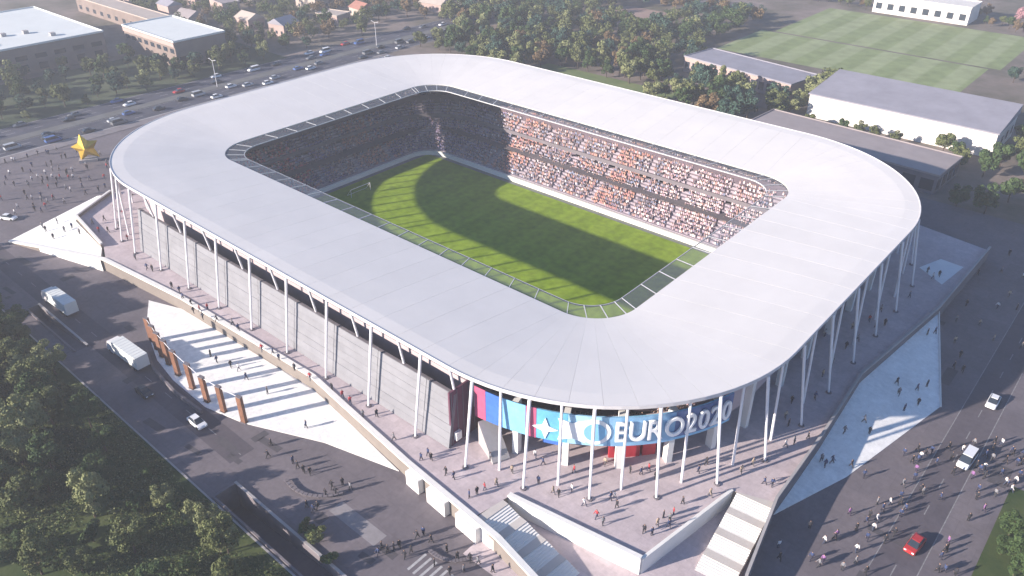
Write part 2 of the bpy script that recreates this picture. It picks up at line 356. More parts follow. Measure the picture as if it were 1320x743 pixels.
for i,(x,y) in enumerate(POSTS):
    t = thing('timber_post', 'brown timber post at the edge of the white terrace', 'post', (x,y,G), group='timber posts along the white terrace')
    b = MB(); b.obox((0,0),.55,.3,.12,5.7,R(12)); b.build('shaft', M_wood, t)
    b = MB(); b.obox((0,0),.7,.45,0,.12,R(12)); b.build('foot', M_cdark, t)
    b = MB(); b.obox((0,0),.59,.34,5.703,5.82,R(12)); b.build('cap', M_cdark, t)
b = MB()
for i in range(len(POSTS)-1):
    b.tube((*POSTS[i],G+5.6),(*POSTS[i+1],G+5.6),.06,n=5)
tag(b.build('post_cable', M_steel), 'thin pale rail linking the tops of the timber posts', 'rail')

# stairs: four flights with landings, each flight six steps
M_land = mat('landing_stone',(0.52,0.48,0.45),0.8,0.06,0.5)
def stairs(name, label, origin, ux, uy, width, nfl, fl_len, land_len, drop):
    t = thing(name, label, 'staircase', (origin[0],origin[1],G))
    ux = Vector((*ux,0)).normalized(); uy = Vector((*uy,0)).normalized(); s = 0.0; z = PZ
    base = Vector((origin[0],origin[1],0))
    def quadbox(s0,s1,z0,z1,nm,m):
        P = [base+ux*s0, base+ux*s1, base+ux*s1+uy*width, base+ux*s0+uy*width]
        b = MB(); b.prism([(p.x-origin[0],p.y-origin[1]) for p in P], z0-G, z1-G); return b.build(nm,m,t)
    for k in range(nfl):
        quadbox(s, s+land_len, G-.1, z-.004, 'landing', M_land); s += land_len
        for j in range(6):
            z -= drop/6; quadbox(s, s+fl_len/6, G-.1, z, 'step', M_cwhite); s += fl_len/6
    return t
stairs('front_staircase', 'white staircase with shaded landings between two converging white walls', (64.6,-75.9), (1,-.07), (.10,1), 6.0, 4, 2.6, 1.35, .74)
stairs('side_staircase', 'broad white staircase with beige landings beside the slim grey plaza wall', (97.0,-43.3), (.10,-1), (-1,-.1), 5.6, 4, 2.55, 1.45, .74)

# ------------------------------------------------------------------ the stadium
st = thing('stadium', 'large football stadium with white rounded roof ring on slender white columns', 'stadium')
def part(b, name, m, parent=None, smooth=False): return b.build(name, m, parent or st, smooth)
RA, RB, RR = 90.0, 66.5, 39.0
def roof_ring(d, z):                                 # d = metres in from the outer edge
    t = d / 27.0; r = RR + (9.5-RR)*t
    return ring(RA-28.0*t, RB-26.7*t, r, z)
prof = [(0,25.85),(3,25.72),(10,25.1),(19,24.2),(27,23.4)]   # the roof falls towards the pitch
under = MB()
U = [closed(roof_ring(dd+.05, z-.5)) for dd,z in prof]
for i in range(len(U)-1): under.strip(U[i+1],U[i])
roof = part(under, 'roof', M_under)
PR = [roof_ring(dd, z) for dd,z in prof]; PRl = [roof_ring(max(dd,.06) if dd<27 else 26.94, z-.4) for dd,z in prof]
gap = 0.003
for k in range(NB):
    b = MB(); rows = []; rl = []
    for j in range(len(prof)):
        def pick(P):
            a, m_, c = P[(2*k)%NP], P[(2*k+1)%NP], P[(2*k+2)%NP]
            return [a.lerp(m_, gap*2), m_, c.lerp(m_, gap*2)]
        rows.append(pick(PR[j])); rl.append(pick(PRl[j]))
    for j in range(len(prof)-1):
        b.strip(rows[j], rows[j+1])
    b.strip(rl[0], rows[0]); b.strip(rows[-1], rl[-1])
    for e in (0,2): b.strip([r[e] for r in rows],[r[e] for r in rl])
    part(b, 'roof_panel', M_white, roof)
b = MB(); A = roof_ring(.02,0); Bq = roof_ring(-.12,0)
def vz(P,z): return closed([Vector((p.x,p.y,z)) for p in P])
b.strip(vz(A,25.95),vz(Bq,25.95)); b.strip(vz(Bq,25.95),vz(Bq,25.3)); b.strip(vz(Bq,25.3),vz(A,25.3)); b.strip(vz(A,25.3),vz(A,25.95))
part(b, 'fascia', M_fascia)
# translucent rim with ribs
gm = bpy.data.materials.new('rim_glass'); gm.use_nodes = True; n_ = gm.node_tree
for x in list(n_.nodes): n_.nodes.remove(x)
out = n_.nodes.new('ShaderNodeOutputMaterial'); tr = n_.nodes.new('ShaderNodeBsdfTransparent'); tr.inputs[0].default_value = (.91,.92,.92,1)
df = n_.nodes.new('ShaderNodeBsdfDiffuse'); df.inputs[0].default_value = (.62,.63,.66,1); mx1 = n_.nodes.new('ShaderNodeMixShader'); mx1.inputs[0].default_value = .12
gl = n_.nodes.new('ShaderNodeBsdfGlossy'); gl.inputs['Roughness'].default_value = .12; gl.inputs[0].default_value=(.9,.9,.9,1)
mx2 = n_.nodes.new('ShaderNodeMixShader'); fr = n_.nodes.new('ShaderNodeFresnel'); fr.inputs[0].default_value = 1.2
n_.links.new(tr.outputs[0],mx1.inputs[1]); n_.links.new(df.outputs[0],mx1.inputs[2]); n_.links.new(fr.outputs[0],mx2.inputs[0])
n_.links.new(mx1.outputs[0],mx2.inputs[1]); n_.links.new(gl.outputs[0],mx2.inputs[2]); n_.links.new(mx2.outputs[0],out.inputs[0])
M_rib = mat('rib_grey',(0.55,0.55,0.56),0.5,0.05,0.6)
I0 = ring(62.0,39.8,9.5,23.2); I1 = ring(57.8,36.1,7.5,23.0)
b = MB(); I2 = ring(57.68,35.98,7.4,23.0)
b.strip(closed(I1),closed(I2)); b.strip(vz(I1,23.0),vz(I1,22.75)); b.strip(vz(I2,22.75),closed(I2)); b.strip(vz(I2,22.75),vz(I1,22.75))
rim = part(b, 'glass_rim', M_rib)
for k in range(NB):
    a0,a1,a2 = I0[(2*k)%NP],I0[(2*k+1)%NP],I0[(2*k+2)%NP]; c0,c1,c2 = I1[(2*k)%NP],I1[(2*k+1)%NP],I1[(2*k+2)%NP]
    b = MB(); b.strip([a0,a1,a2],[c0,c1,c2]); part(b, 'pane', gm, rim)
    corner = (c0-c2).length < 2.5
    if corner and k % 3: continue
    b = MB(); d_ = (c0-a0).normalized(); sd = d_.cross(Vector((0,0,1))).normalized()*.075; up = Vector((0,0,.07))
    b.add([a0-sd+up,a0+sd+up,c0+sd+up,c0-sd+up,a0-sd-up*2,a0+sd-up*2,c0+sd-up*2,c0-sd-up*2],[(0,1,2,3),(4,7,6,5),(0,4,5,1),(1,5,6,2),(2,6,7,3),(3,7,4,0)])
    part(b, 'rib', M_rib, rim)

# columns: splayed ones and upright ones in turn
splay = [('S',-51+12*k) for k in range(9)] + [('SE',-82.7+14.2*k) for k in range(6)] + [('E',-24+11.7*k) for k in range(5)] + [('NE',8.3+14.2*k+3) for k in range(6)] \
      + [('N',45-12*k) for k in range(9)] + [('NW',97.3+14.2*k) for k in range(6)] + [('W',23-11.7*k) for k in range(5)] + [('SW',191+14.2*k) for k in range(5)] + [('SW',258.6)]
upr = [('S',-45+12*k) for k in range(9)] + [('SE',-75.6+14.2*k) for k in range(6)] + [('E',-18.1+11.7*k) for k in range(4)] + [('E',28.5)] + [('NE',18.4+14.2*k) for k in range(5)] \
      + [('N',39-12*k) for k in range(8)] + [('NW',104+14.2*k) for k in range(6)] + [('W',17-11.7*k) for k in range(4)] + [('SW',198+14.2*k) for k in range(5)]
def perim(s, off):
    k, v = s; cx, cy = RA-RR, RB-RR
    if k == 'S': return Vector((v,-RB-off,0)), Vector((0,-1,0))
    if k == 'N': return Vector((v,RB+off,0)), Vector((0,1,0))
    if k == 'E': return Vector((RA+off,v,0)), Vector((1,0,0))
    if k == 'W': return Vector((-RA-off,v,0)), Vector((-1,0,0))
    sx = 1 if 'E' in k else -1; sy = 1 if 'N' in k else -1
    dr = Vector((math.cos(R(v)), math.sin(R(v)), 0)); return Vector((sx*cx,sy*cy,0)) + dr*(RR+off), dr
for s in splay:
    p,_ = perim(s, 2.6); q,_ = perim(s, .05); b = MB()
    b.tube((p.x,p.y,PZ),(q.x,q.y,25.2),(.19),.28,10); c = part(b,'column',M_steel,smooth=False)
    b = MB(); b.tube((p.x,p.y,PZ-.02),(p.x,p.y,PZ+.18),.55,.5,10); part(b,'column_foot',M_cdark,c)
for s in upr:
    p,_ = perim(s, .35); q,_ = perim(s, -.4); b = MB(); low = PZ if s[0] not in 'SN' else 19.5
    if s[0] in 'SN': p,_ = perim(s, -1.35)
    b.tube((p.x,p.y,low),(q.x,q.y,25.2),(.22),.22,10); part(b,'column' if low==PZ else 'roof_post',M_steel)
for s in splay + upr:                                   # girders under the roof
    p,dr = perim(s, -1.0); c = p - dr*21; sd = Vector((-dr.y,dr.x,0))*.2; b = MB()
    za = 25.25; m1 = p - dr*9
    b.add([p-sd+Vector((0,0,za-.3)),p+sd+Vector((0,0,za-.3)),m1+sd+Vector((0,0,23.3)),m1-sd+Vector((0,0,23.3)),c+sd+Vector((0,0,22.7)),c-sd+Vector((0,0,22.7)),
           p-sd+Vector((0,0,za)),p+sd+Vector((0,0,za)),c+sd+Vector((0,0,23.35)),c-sd+Vector((0,0,23.35))],
          [(0,1,2,3),(3,2,4,5),(0,3,5,9,6),(1,7,8,4,2)])
    part(b,'roof_girder',M_girder)

# facade of the long sides: nine bays of boards in seven courses
for sy in (-1, 1):
    b = MB(); yb, yt, z0, z1 = 67.35, 65.5, PZ+.05, 19.7
    b.add([(-51.6,sy*yb,z0),(51.3,sy*yb,z0),(51.3,sy*yt,z1),(-51.6,sy*yt,z1),(-51.6,sy*(yb-.5),z0),(51.3,sy*(yb-.5),z0),(51.3,sy*(yt-.5),z1),(-51.6,sy*(yt-.5),z1)],
          [(0,1,2,3),(4,7,6,5),(0,3,7,4),(1,5,6,2),(3,2,6,7)])
    fw = part(b,'facade_wall',M_cdark)
    xs = [-51.6] + [-39+12*k for k in range(8)] + [51.35]
    rows = 7
    for i in range(len(xs)-1):
        for j in range(rows):
            t0 = j/rows + .0025; t1 = (j+1)/rows - .0025
            ya, yc = yb+(yt-yb)*t0+.16, yb+(yt-yb)*t1+.16; za, zc = z0+(z1-z0)*t0, z0+(z1-z0)*t1
            x0, x1 = xs[i]+.05, xs[i+1]-.05; b = MB(); dz = rng.uniform(-.015,.02)
            b.add([(x0,sy*(ya+dz),za),(x1,sy*(ya+dz),za),(x1,sy*(yc+dz),zc),(x0,sy*(yc+dz),zc),(x0,sy*(ya-.12),za),(x1,sy*(ya-.12),za),(x1,sy*(yc-.12),zc),(x0,sy*(yc-.12),zc)],
                  [(0,1,2,3),(0,3,7,4),(1,5,6,2),(3,2,6,7),(0,4,5,1)])
            part(b,'facade_panel',M_panel,fw)
# end wall behind the facade, purple glazed stair tower
b = MB(); b.box(50.9,51.25,-66.7,-58.6,PZ,20.6); ew = part(b,'end_wall',M_maroon)
for j in range(6):
    b = MB(); b.box(51.25,51.33,-66.4+j*1.3,-66.4+j*1.3+.12,PZ,20.5); part(b,'mullion',M_cdark,ew)
b = MB(); b.box(51.4,52.0,-66.2,-65.0,PZ+1.2,PZ+2.8); part(b,'door_light',M_cwhite)

# stands: stepped rows
def tier(name, d0, d1, z0, z1, rows, m, thick):
    b = MB()
    for i in range(rows):
        ta = (d0+(d1-d0)*i/rows)/20.0; tb = (d0+(d1-d0)*(i+1)/rows)/20.0; z = z0+(z1-z0)*i/rows; zn = z0+(z1-z0)*(i+1)/rows
        A = lerp(bowl_in,bowl_out,ta); B_ = lerp(bowl_in,bowl_out,tb)
        b.strip(vz(A,z),vz(B_,z)); b.strip(vz(B_,z),vz(B_,zn))
    A = lerp(bowl_in,bowl_out,d0/20.0); B_ = lerp(bowl_in,bowl_out,d1/20.0)
    b.strip(vz(A,z0-thick),vz(A,z0)); b.strip(vz(B_,z1-thick),vz(A,z0-thick)); b.strip(vz(B_,z1),vz(B_,z1-thick))
    return part(b,name,m)
M_seat = mat('seat_concrete',(0.34,0.29,0.33),0.85,0.15,0.4)
tier('lower_stand',0,10.4,1.35,8.7,13,M_seat,1.4)
tier('upper_stand',9.6,20,10.0,18.2,12,M_seat,.7)
A = lerp(bowl_in,bowl_out,.52)
b = MB(); b.strip(vz(A,8.6),vz(A,9.9)); part(b,'gallery_glazing',M_glass)
A = lerp(bowl_in,bowl_out,.478); A2 = lerp(bowl_in,bowl_out,.470)
b = MB(); b.strip(vz(A2,9.2),vz(A2,10.3)); b.strip(vz(A2,10.3),vz(A,10.3)); part(b,'gallery_front',M_cdark)
A = ring(63.4,37.4,7.6); A2 = ring(62.6,36.6,7.0)
b = MB(); b.strip(vz(A2,0),vz(A2,1.3)); b.strip(vz(A2,1.3),vz(A,1.3)); part(b,'perimeter_board',M_led)
# rear wall ring on piers with a strip of windows
A = ring(84.8,61.3,33.8)
b = MB(); b.strip(vz(A,14.6),vz(A,19.2)); A3 = ring(84.4,60.9,33.4); b.strip(vz(A,19.2),vz(A3,19.2)); b.strip(vz(A3,19.2),vz(A3,14.6)); b.strip(vz(A3,14.6),vz(A,14.6))
part(b,'rear_wall',mat('rear_wall',(0.46,0.38,0.40),0.8,0.1,0.3))
A = ring(77.6,53.6,25)
b = MB(); b.strip(vz(A,PZ),vz(A,15.5)); part(b,'concourse_wall',mat('concourse_wall',(0.13,0.10,0.125),0.5,0.25,0.2))
for k in range(-1,3):
    for cx,cy,base in ((51,-27.5,-46.8),(51,27.5,46.8)):
        pass
for a in (-74.7,-60.9,-46.8,-33,-19,-5):
    dr = Vector((math.cos(R(a)),math.sin(R(a)),0)); p = Vector((51,-27.5,0))+dr*34.2
    b = MB(); b.obox((p.x,p.y),.7,.5,PZ,20.4,R(a)); part(b,'pier',M_cwhite)
for y in (-16,-5,6,17,28):
    b = MB(); b.obox((84.9,y),.6,.5,PZ,14.9,0); part(b,'pier',M_cwhite)
# grey entrance stair block, red kiosks, blue screen under the banner
b = MB(); P=[(54.0,-63.2),(59.2,-65.4),(60.4,-62.6),(55.2,-60.4)]
b.add([(P[0][0],P[0][1],PZ),(P[1][0],P[1][1],PZ),(P[2][0],P[2][1],PZ),(P[3][0],P[3][1],PZ),(P[0][0],P[0][1],PZ+4.6),(P[3][0],P[3][1],PZ+4.6),(P[1][0],P[1][1],PZ+.3),(P[2][0],P[2][1],PZ+.3)],
      [(0,4,5,3),(4,6,7,5),(0,1,6,4),(3,5,7,2),(1,2,7,6)])
part(b,'entrance_ramp',M_conc)
M_red = mat('red_panel',(0.42,0.03,0.045),0.5,0.15,0.8); M_blue = mat('blue_panel',(0.06,0.16,0.52),0.5,0.15,0.8); M_sky = mat('sky_blue_panel',(0.22,0.50,0.74),0.5,0.12,0.6)
M_pink = mat('pink_panel',(0.48,0.10,0.19),0.5,0.1,0.8); M_navy = mat('navy_panel',(0.10,0.16,0.34),0.5,0.2,0.8)
def arc(a, r, z, c=(51,-27.5)): return Vector((c[0]+r*math.cos(R(a)), c[1]+r*math.sin(R(a)), z))
def arc_slab(a0, a1, r0, r1, z0, z1, name, m, parent=None, zt=None):
    n = max(2,int(abs(a1-a0)/1.5)); b = MB(); f = zt or (lambda a,z: z)
    AA = [a0+(a1-a0)*i/n for i in range(n+1)]
    O0=[arc(a,r1,f(a,z0)) for a in AA]; O1=[arc(a,r1,f(a,z1)) for a in AA]; I0_=[arc(a,r0,f(a,z0)) for a in AA]; I1_=[arc(a,r0,f(a,z1)) for a in AA]
    b.strip(O0,O1); b.strip(O1,I1_); b.strip(I0_,O0); b.strip(I1_,I0_)
    b.add([O0[0],O1[0],I1_[0],I0_[0]],[(0,1,2,3)]); b.add([O0[-1],O1[-1],I1_[-1],I0_[-1]],[(3,2,1,0)])
    return b.build(name,m,parent or st)
for a0,a1 in ((-49,-40),(-39.2,-35.2)):
    arc_slab(a0,a1,29.5,32.4,PZ,PZ+3.6,'red_kiosk',M_red)
arc_slab(-68.5,-62.3,31.5,31.8,PZ+1.2,PZ+4.6,'blue_screen',M_blue)
arc_slab(-18,-13,33.6,34.0,16.5,20.0,'red_flag_panel',M_red)
ban = arc_slab(-87,-15,34.9,35.1,14.6,20.4,'banner',M_sky)
for a0,a1,m,z0,z1 in ((-87,-83.4,M_pink,14.4,20.6),(-83.3,-78.2,M_blue,14.5,20.5),(-78.1,-71.6,M_sky,14.55,20.5),(-71.5,-68.7,M_pink,14.5,20.5),(-68.6,-60.6,mat('azure_panel',(0.13,0.40,0.60),0.5,0.15,0.6),14.6,20.45),
                      (-60.5,-50.4,mat('pale_blue_panel',(0.36,0.60,0.78),0.5,0.1,0.6),14.6,20.45),(-50.3,-33,mat('mid_blue_panel',(0.22,0.42,0.64),0.5,0.15,0.6),14.6,20.4),(-32.9,-15,M_navy,15.2,20.3)):
    arc_slab(a0,a1,35.1,35.2,z0,z1,'banner_panel',m,ban)
M_let = mat('letter_white',(0.86,0.88,0.90),0.4,0)
def flat(name, poly, a_c, z_c, depth=.18, r=35.22, m=M_let, tess=True):
    """a flat outline (metres along the banner, metres up) bent on to the curved banner"""
    bm = bmesh.new(); vs = [bm.verts.new((x,y,0)) for x,y in poly]; bm.faces.new(vs)
    bmesh.ops.triangulate(bm, faces=bm.faces[:]); bmesh.ops.subdivide_edges(bm, edges=[e for e in bm.edges if e.calc_length()>1.2], cuts=2, use_grid_fill=False)
    ex = bmesh.ops.extrude_face_region(bm, geom=bm.faces[:]); bmesh.ops.translate(bm, verts=[v for v in ex['geom'] if isinstance(v,bmesh.types.BMVert)], vec=(0,0,depth))
    for v in bm.verts:
        p = arc(a_c + math.degrees(v.co.x/r), r+v.co.z, z_c+v.co.y); v.co = p
    bmesh.ops.recalc_face_normals(bm, faces=bm.faces); me = bpy.data.meshes.new(name); bm.to_mesh(me); bm.free(); me.materials.append(m)
    return link(name, me, ban)
def star(n, ro, ri, rot=90):
    return [((ro if i%2==0 else ri)*math.cos(R(rot+180*i/n)), (ro if i%2==0 else ri)*math.sin(R(rot+180*i/n))) for i in range(2*n)]
def circ(r, n=28): return [(r*math.cos(2*math.pi*i/n), r*math.sin(2*math.pi*i/n)) for i in range(n)]
flat('emblem_star', star(4,2.1,.75,90), -66.2, 17.0)
flat('emblem_star', star(4,3.1,1.5,45), -59.4, 17.4)
flat('emblem_disc', circ(2.45), -53.6, 17.5); flat('emblem_disc', circ(1.75), -53.6, 17.5, .06, 35.42, M_sky)
fc = bpy.data.curves.new('txt','FONT'); fc.extrude = .18; fc.bevel_depth = .035; fc.size = 1.0; fc.offset = -0.022; fo = bpy.data.objects.new('txt',fc); C.objects.link(fo)
dg = bpy.context.evaluated_depsgraph_get()
ang = -48.6
for ch in 'EURO2020':
    fc.body = ch; dg.update(); me = bpy.data.meshes.new_from_object(fo.evaluated_get(bpy.context.evaluated_depsgraph_get()))
    bm = bmesh.new(); bm.from_mesh(me); bmesh.ops.remove_doubles(bm, verts=bm.verts, dist=1e-4)
    xs = [v.co.x for v in bm.verts]; ys = [v.co.y for v in bm.verts]; x0, x1, y0, y1 = min(xs), max(xs), min(ys), max(ys)
    sc = 3.8/(y1-y0); wd = (x1-x0)*sc*.80
    for v in bm.verts:
        s_ = (v.co.x-x0)*sc*.80; h_ = (v.co.y-y0)*sc
        v.co = arc(ang+math.degrees(s_/35.6), 35.45+v.co.z*1.0+.1, 15.9+h_)
    bm.to_mesh(me); bm.free(); me.materials.clear(); me.materials.append(M_let); link('letter', me, ban)
    ang += math.degrees((wd+.34)/35.6)
bpy.data.objects.remove(fo)

# ------------------------------------------------------------------ spectators (one mass)
def vcol_mat(name):
    m = bpy.data.materials.new(name); m.use_nodes = True; n = m.node_tree; a = n.nodes.new('ShaderNodeVertexColor'); a.layer_name = 'Col'
    n.nodes['Principled BSDF'].inputs['Roughness'].default_value = .85
    n.links.new(a.outputs['Color'], n.nodes['Principled BSDF'].inputs['Base Color']); return m
M_crowd = vcol_mat('spectator_clothes')
nr = np.random.default_rng(3)
TV = np.array([(-.21,-.13,0),(.21,-.13,0),(.21,.17,0),(-.21,.17,0),(-.20,-.1,.62),(.20,-.1,.62),(.20,.12,.62),(-.20,.12,.62),
               (-.1,-.08,.62),(.1,-.08,.62),(.1,.1,.62),(-.1,.1,.62),(-.08,-.07,.9),(.08,-.07,.9),(.08,.09,.9),(-.08,.09,.9)])
TF = [(0,1,5,4),(1,2,6,5),(2,3,7,6),(3,0,4,7),(4,5,6,7),(8,9,13,12),(9,10,14,13),(10,11,15,14),(11,8,12,15),(12,13,14,15)]
PAL = {'orange':[(.46,.24,.19),(.50,.31,.26),(.42,.20,.19),(.33,.19,.21)], 'navy':[(.16,.14,.28),(.24,.20,.34),(.32,.25,.36),(.12,.11,.17)],
       'mixed':[(.17,.15,.19),(.34,.29,.33),(.5,.45,.47),(.22,.17,.24),(.40,.24,.22),(.20,.22,.32)], 'pale':[(.62,.52,.54),(.72,.62,.62),(.5,.38,.42),(.42,.28,.32),(.25,.20,.26)],
       'red':[(.52,.16,.16),(.46,.14,.18),(.30,.12,.17),(.6,.32,.30)]}
def crowd(name, label, spans, sel):
    V=[];F=[];Cc=[];k=0
    for d0,d1,z0,z1,rows in spans:
        for i in range(rows):
            tt = (d0+(d1-d0)*(i+.55)/rows)/20.0; z = z0+(z1-z0)*i/rows
            A = closed(lerp(bowl_in,bowl_out,tt)); acc = 0
            for j in range(len(A)-1):
                a,c = A[j],A[j+1]; L = (c-a).length; t_ = c-a; t_.normalize(); nn = Vector((-t_.y,t_.x,0))
                while acc < L:
                    p = a+t_*acc; acc += .56
                    if not sel(p) or (d0 > 5 and i > 9 and nr.random()<.8): continue
                    if (j % 4 == 0 and acc < 2.2) or nr.random() < .10: continue
                    pal = section(p, i, d0)
                    col = np.array(pal[int(nr.integers(len(pal)))])*nr.uniform(.7,1.25)
                    s = nr.uniform(.92,1.1); up = 0.45 + (.35 if nr.random()<.25 else 0)
                    lx = TV[:,0]*s; ly = TV[:,1]*s
                    jx = nr.normal(0,.04)
                    W = np.stack([p.x+t_.x*(lx+jx)+nn.x*ly, p.y+t_.y*(lx+jx)+nn.y*ly, z+up-.25+TV[:,2]*s],1)
                    V.append(W); F.append(np.array(TF)+k); k += 16
                    cc = np.ones((16,4)); cc[:8,:3] = col; cc[8:,:3] = (.42,.27,.21) if nr.random()<.6 else (.06,.045,.04); Cc.append(cc)
                acc -= L
    me = bpy.data.meshes.new(name); me.from_pydata(np.concatenate(V).tolist(), [], np.concatenate(F).tolist())
    ca = me.color_attributes.new('Col','FLOAT_COLOR','POINT'); ca.data.foreach_set('color', np.concatenate(Cc).ravel())
    me.materials.append(M_crowd); o = link(name, me); tag(o, label, 'crowd', kind='stuff'); return o
def section(p, row, d0):
    u = p.x + 3*math.sin(row*.9); y = p.y; r = nr.random()
    if p.y > 30 and p.x > -62:
        if u < -44: s = 'orange' if -58 < u and row > 5 and d0 > 5 else 'navy'
        elif u < -36: s = 'mixed'
        elif u < -27: s = 'orange'
        elif u < -6: s = 'mixed'
        elif u < 4: s = 'mixed' if row % 5 else 'orange'
        elif u < 12: s = 'orange'
        elif u < 20: s = 'mixed'
        else: s = 'pale'
    else:
        q = y + 4*math.sin(row*.7)
        if q > 26: s = 'navy'
        elif q > 14: s = 'orange'
        elif q > 4: s = 'mixed'
        elif q > -6: s = 'navy'
        elif q > -24: s = 'red'
        elif q > -32: s = 'navy'
        else: s = 'pale'
    if r < .24: s = 'mixed'
    return PAL[s]
SP = ((0,10.4,1.35,8.7,13),(9.6,20,10.0,18.2,12))
crowd('seated_crowd','dense colourful crowd of spectators filling the stands round the pitch', SP, lambda p: p.y > 20 or p.x < -55 or p.x > 62)

# goals
for sx in (-1,1):
    g = thing('football_goal', 'white football goal frame at the '+('shaded end' if sx<0 else 'hidden end')+' of the pitch', 'goal', (sx*53.5,0,0))
    b = MB(); b.tube((0,-3.66,0),(0,-3.66,2.44),.07); b.tube((0,3.66,0),(0,3.66,2.44),.07); b.tube((0,-3.66,2.44),(0,3.66,2.44),.07); b.build('frame',M_steel,g)
    b = MB(); b.tube((0,-3.66,2.44),(sx*2,-3.66,.1),.04); b.tube((0,3.66,2.44),(sx*2,3.66,.1),.04); b.tube((sx*2,-3.66,.1),(sx*2,3.66,.1),.04); b.build('net_support',M_steel,g)

# ------------------------------------------------------------------ buildings round about
def building(name, label, x0,x1,y0,y1,h, wallm, roofm, win=None, pitch=None, parapet_h=.5, cat='building', rz=0, group=None):
    c = ((x0+x1)/2,(y0+y1)/2); hx,hy = (x1-x0)/2,(y1-y0)/2
    t = thing(name,label,cat,(c[0],c[1],G),rz,group)
    b = MB(); b.box(-hx,hx,-hy,hy,-.3,h)
    b.build('wall',wallm,t)
    b = MB()
    if pitch == 'gable':
        e=.5; r=min(hx,hy)*.55
        if hx>=hy: V_=[(-hx-e,-hy-e,h),(hx+e,-hy-e,h),(hx+e,hy+e,h),(-hx-e,hy+e,h),(-hx-e,0,h+r),(hx+e,0,h+r)]; Fs=[(0,1,5,4),(2,3,4,5),(0,4,3),(1,2,5),(0,3,2,1)]
        else: V_=[(-hx-e,-hy-e,h),(hx+e,-hy-e,h),(hx+e,hy+e,h),(-hx-e,hy+e,h),(0,-hy-e,h+r),(0,hy+e,h+r)]; Fs=[(1,2,5,4),(3,0,4,5),(0,1,4),(2,3,5),(0,3,2,1)]
        b.add([(x,y,z+.003) for x,y,z in V_],Fs)
    elif isinstance(pitch,(int,float)):
        b.add([(-hx-.4,-hy-.6,h+.003),(hx+.4,-hy-.6,h+.003),(hx+.4,hy+.4,h+pitch),(-hx-.4,hy+.4,h+pitch),(-hx-.4,-hy-.6,h-.4),(hx+.4,-hy-.6,h-.4),(hx+.4,hy+.4,h-.4),(-hx-.4,hy+.4,h-.4)],
              [(0,1,2,3),(0,4,5,1),(1,5,6,2),(2,6,7,3),(3,7,4,0)])
    else:
        b.box(-hx-.25,hx+.25,-hy-.25,hy+.25,h+.003,h+.25)
    rf = b.build('roof',roofm,t)
    if pitch is None and parapet_h:
        p = parapet_h
        for a in ((-hx-.3,hx+.3,-hy-.3,-hy),(-hx-.3,hx+.3,hy,hy+.3),(-hx-.3,-hx,-hy+.003,hy-.003),(hx,hx+.3,-hy+.003,hy-.003)):
            b = MB(); b.box(*a,h+.252,h+.25+p); b.build('roof_edge',roofm,rf)
    if win:
        wm = M_glass
        for side, n_, z0, z1, wd in win:
            for i in range(n_):
                f = (i+.5)/n_
                b = MB()
                if side == '+x': yc = -hy+2*hy*f; b.box(hx+.003,hx+.06,yc-wd/2,yc+wd/2,z0,z1)
                if side == '-x': yc = -hy+2*hy*f; b.box(-hx-.06,-hx-.003,yc-wd/2,yc+wd/2,z0,z1)
                if side == '-y': xc = -hx+2*hx*f; b.box(xc-wd/2,xc+wd/2,-hy-.06,-hy-.003,z0,z1)
                if side == '+y': xc = -hx+2*hx*f; b.box(xc-wd/2,xc+wd/2,hy+.003,hy+.06,z0,z1)
                b.build('window',wm,t)
    return t, rf
M_bw = mat('brown_wall',(0.22,0.17,0.15),0.85,0.15,0.2); M_pw = mat('pink_wall',(0.42,0.31,0.28),0.85,0.1,0.2); M_ww = mat('white_wall',(0.70,0.66,0.62),0.8,0.06,0.2)
M_wr = mat('white_roof',(0.66,0.68,0.66),0.7,0.05,0.1); M_gr = mat('grey_roof',(0.28,0.27,0.31),0.8,0.12,0.15); M_tr = mat('tan_roof',(0.30,0.26,0.26),0.85,0.12,0.12); M_rr = mat('red_roof',(0.36,0.17,0.13),0.85,0.15,0.3)
M_br = mat('beige_roof',(0.45,0.38,0.33),0.85,0.1,0.2)
t,rf = building('warehouse','big white-roofed brown warehouse beyond the boulevard beside green verge',-302,-232,-95,10.4,10.5,M_bw,M_wr,[('+x',14,1.0,3.6,3.4),('+x',14,5.4,7.2,4.5)])
for k,(x,y) in enumerate(((12,22),(14,30),(24,12),(5,6),(26,36))):
    b = MB(); b.box(x-1,x+1,y-1,y+1,10.76,12.0); b.build('roof_unit',M_conc,rf)
t,rf = building('warehouse','smaller white-roofed hall with pink sunlit side wall beyond the boulevard',-236,-193,21,44,10.5,M_bw,M_wr,[('-y',8,5.8,7.6,3.2),('+x',4,2.0,4.5,3.2)])
b = MB(); b.box(-21.5,21.5,-11.85,-11.53,8.6,10.3); b.build('cladding_band',M_pw,t)
building('long_shed','long low beige-roofed shed behind the smaller white-roofed hall',-330,-252,41,51,7,M_bw,M_br,[('-y',10,1.5,3.5,3)],None,.3)
building('sports_hall','long white-walled hall with grey sloping roof beside the training field',25,84,135,160,8.2,M_ww,M_gr,[('+x',4,2,4.5,2.2)],2.6)
building('pavilion','long flat tan-roofed pavilion in front of the white-walled hall',20,79.5,97,115.5,5.6,M_cdark,M_tr,[('-y',12,1.0,4.2,3.6),('+x',4,1.0,4.2,3)],None,.3,rz=R(-3))
building('terrace_block','low grey-roofed block with windows half hidden by trees before the training field',-34,15,150,168,5.8,M_pw,M_gr,[('-y',14,1.2,4.2,2.2)],None,.3,rz=R(-9))
building('white_hall','bright white hall beyond the training field',-16,30,312,330,8,M_ww,M_ww,[('-y',8,2,5,3)],None,.4)
hr = random.Random(5); nh = 0
houses = []
ROOFW = {'M_rr':'red','M_br':'beige','M_gr':'grey','M_tr':'tan','M_wr':'white'}
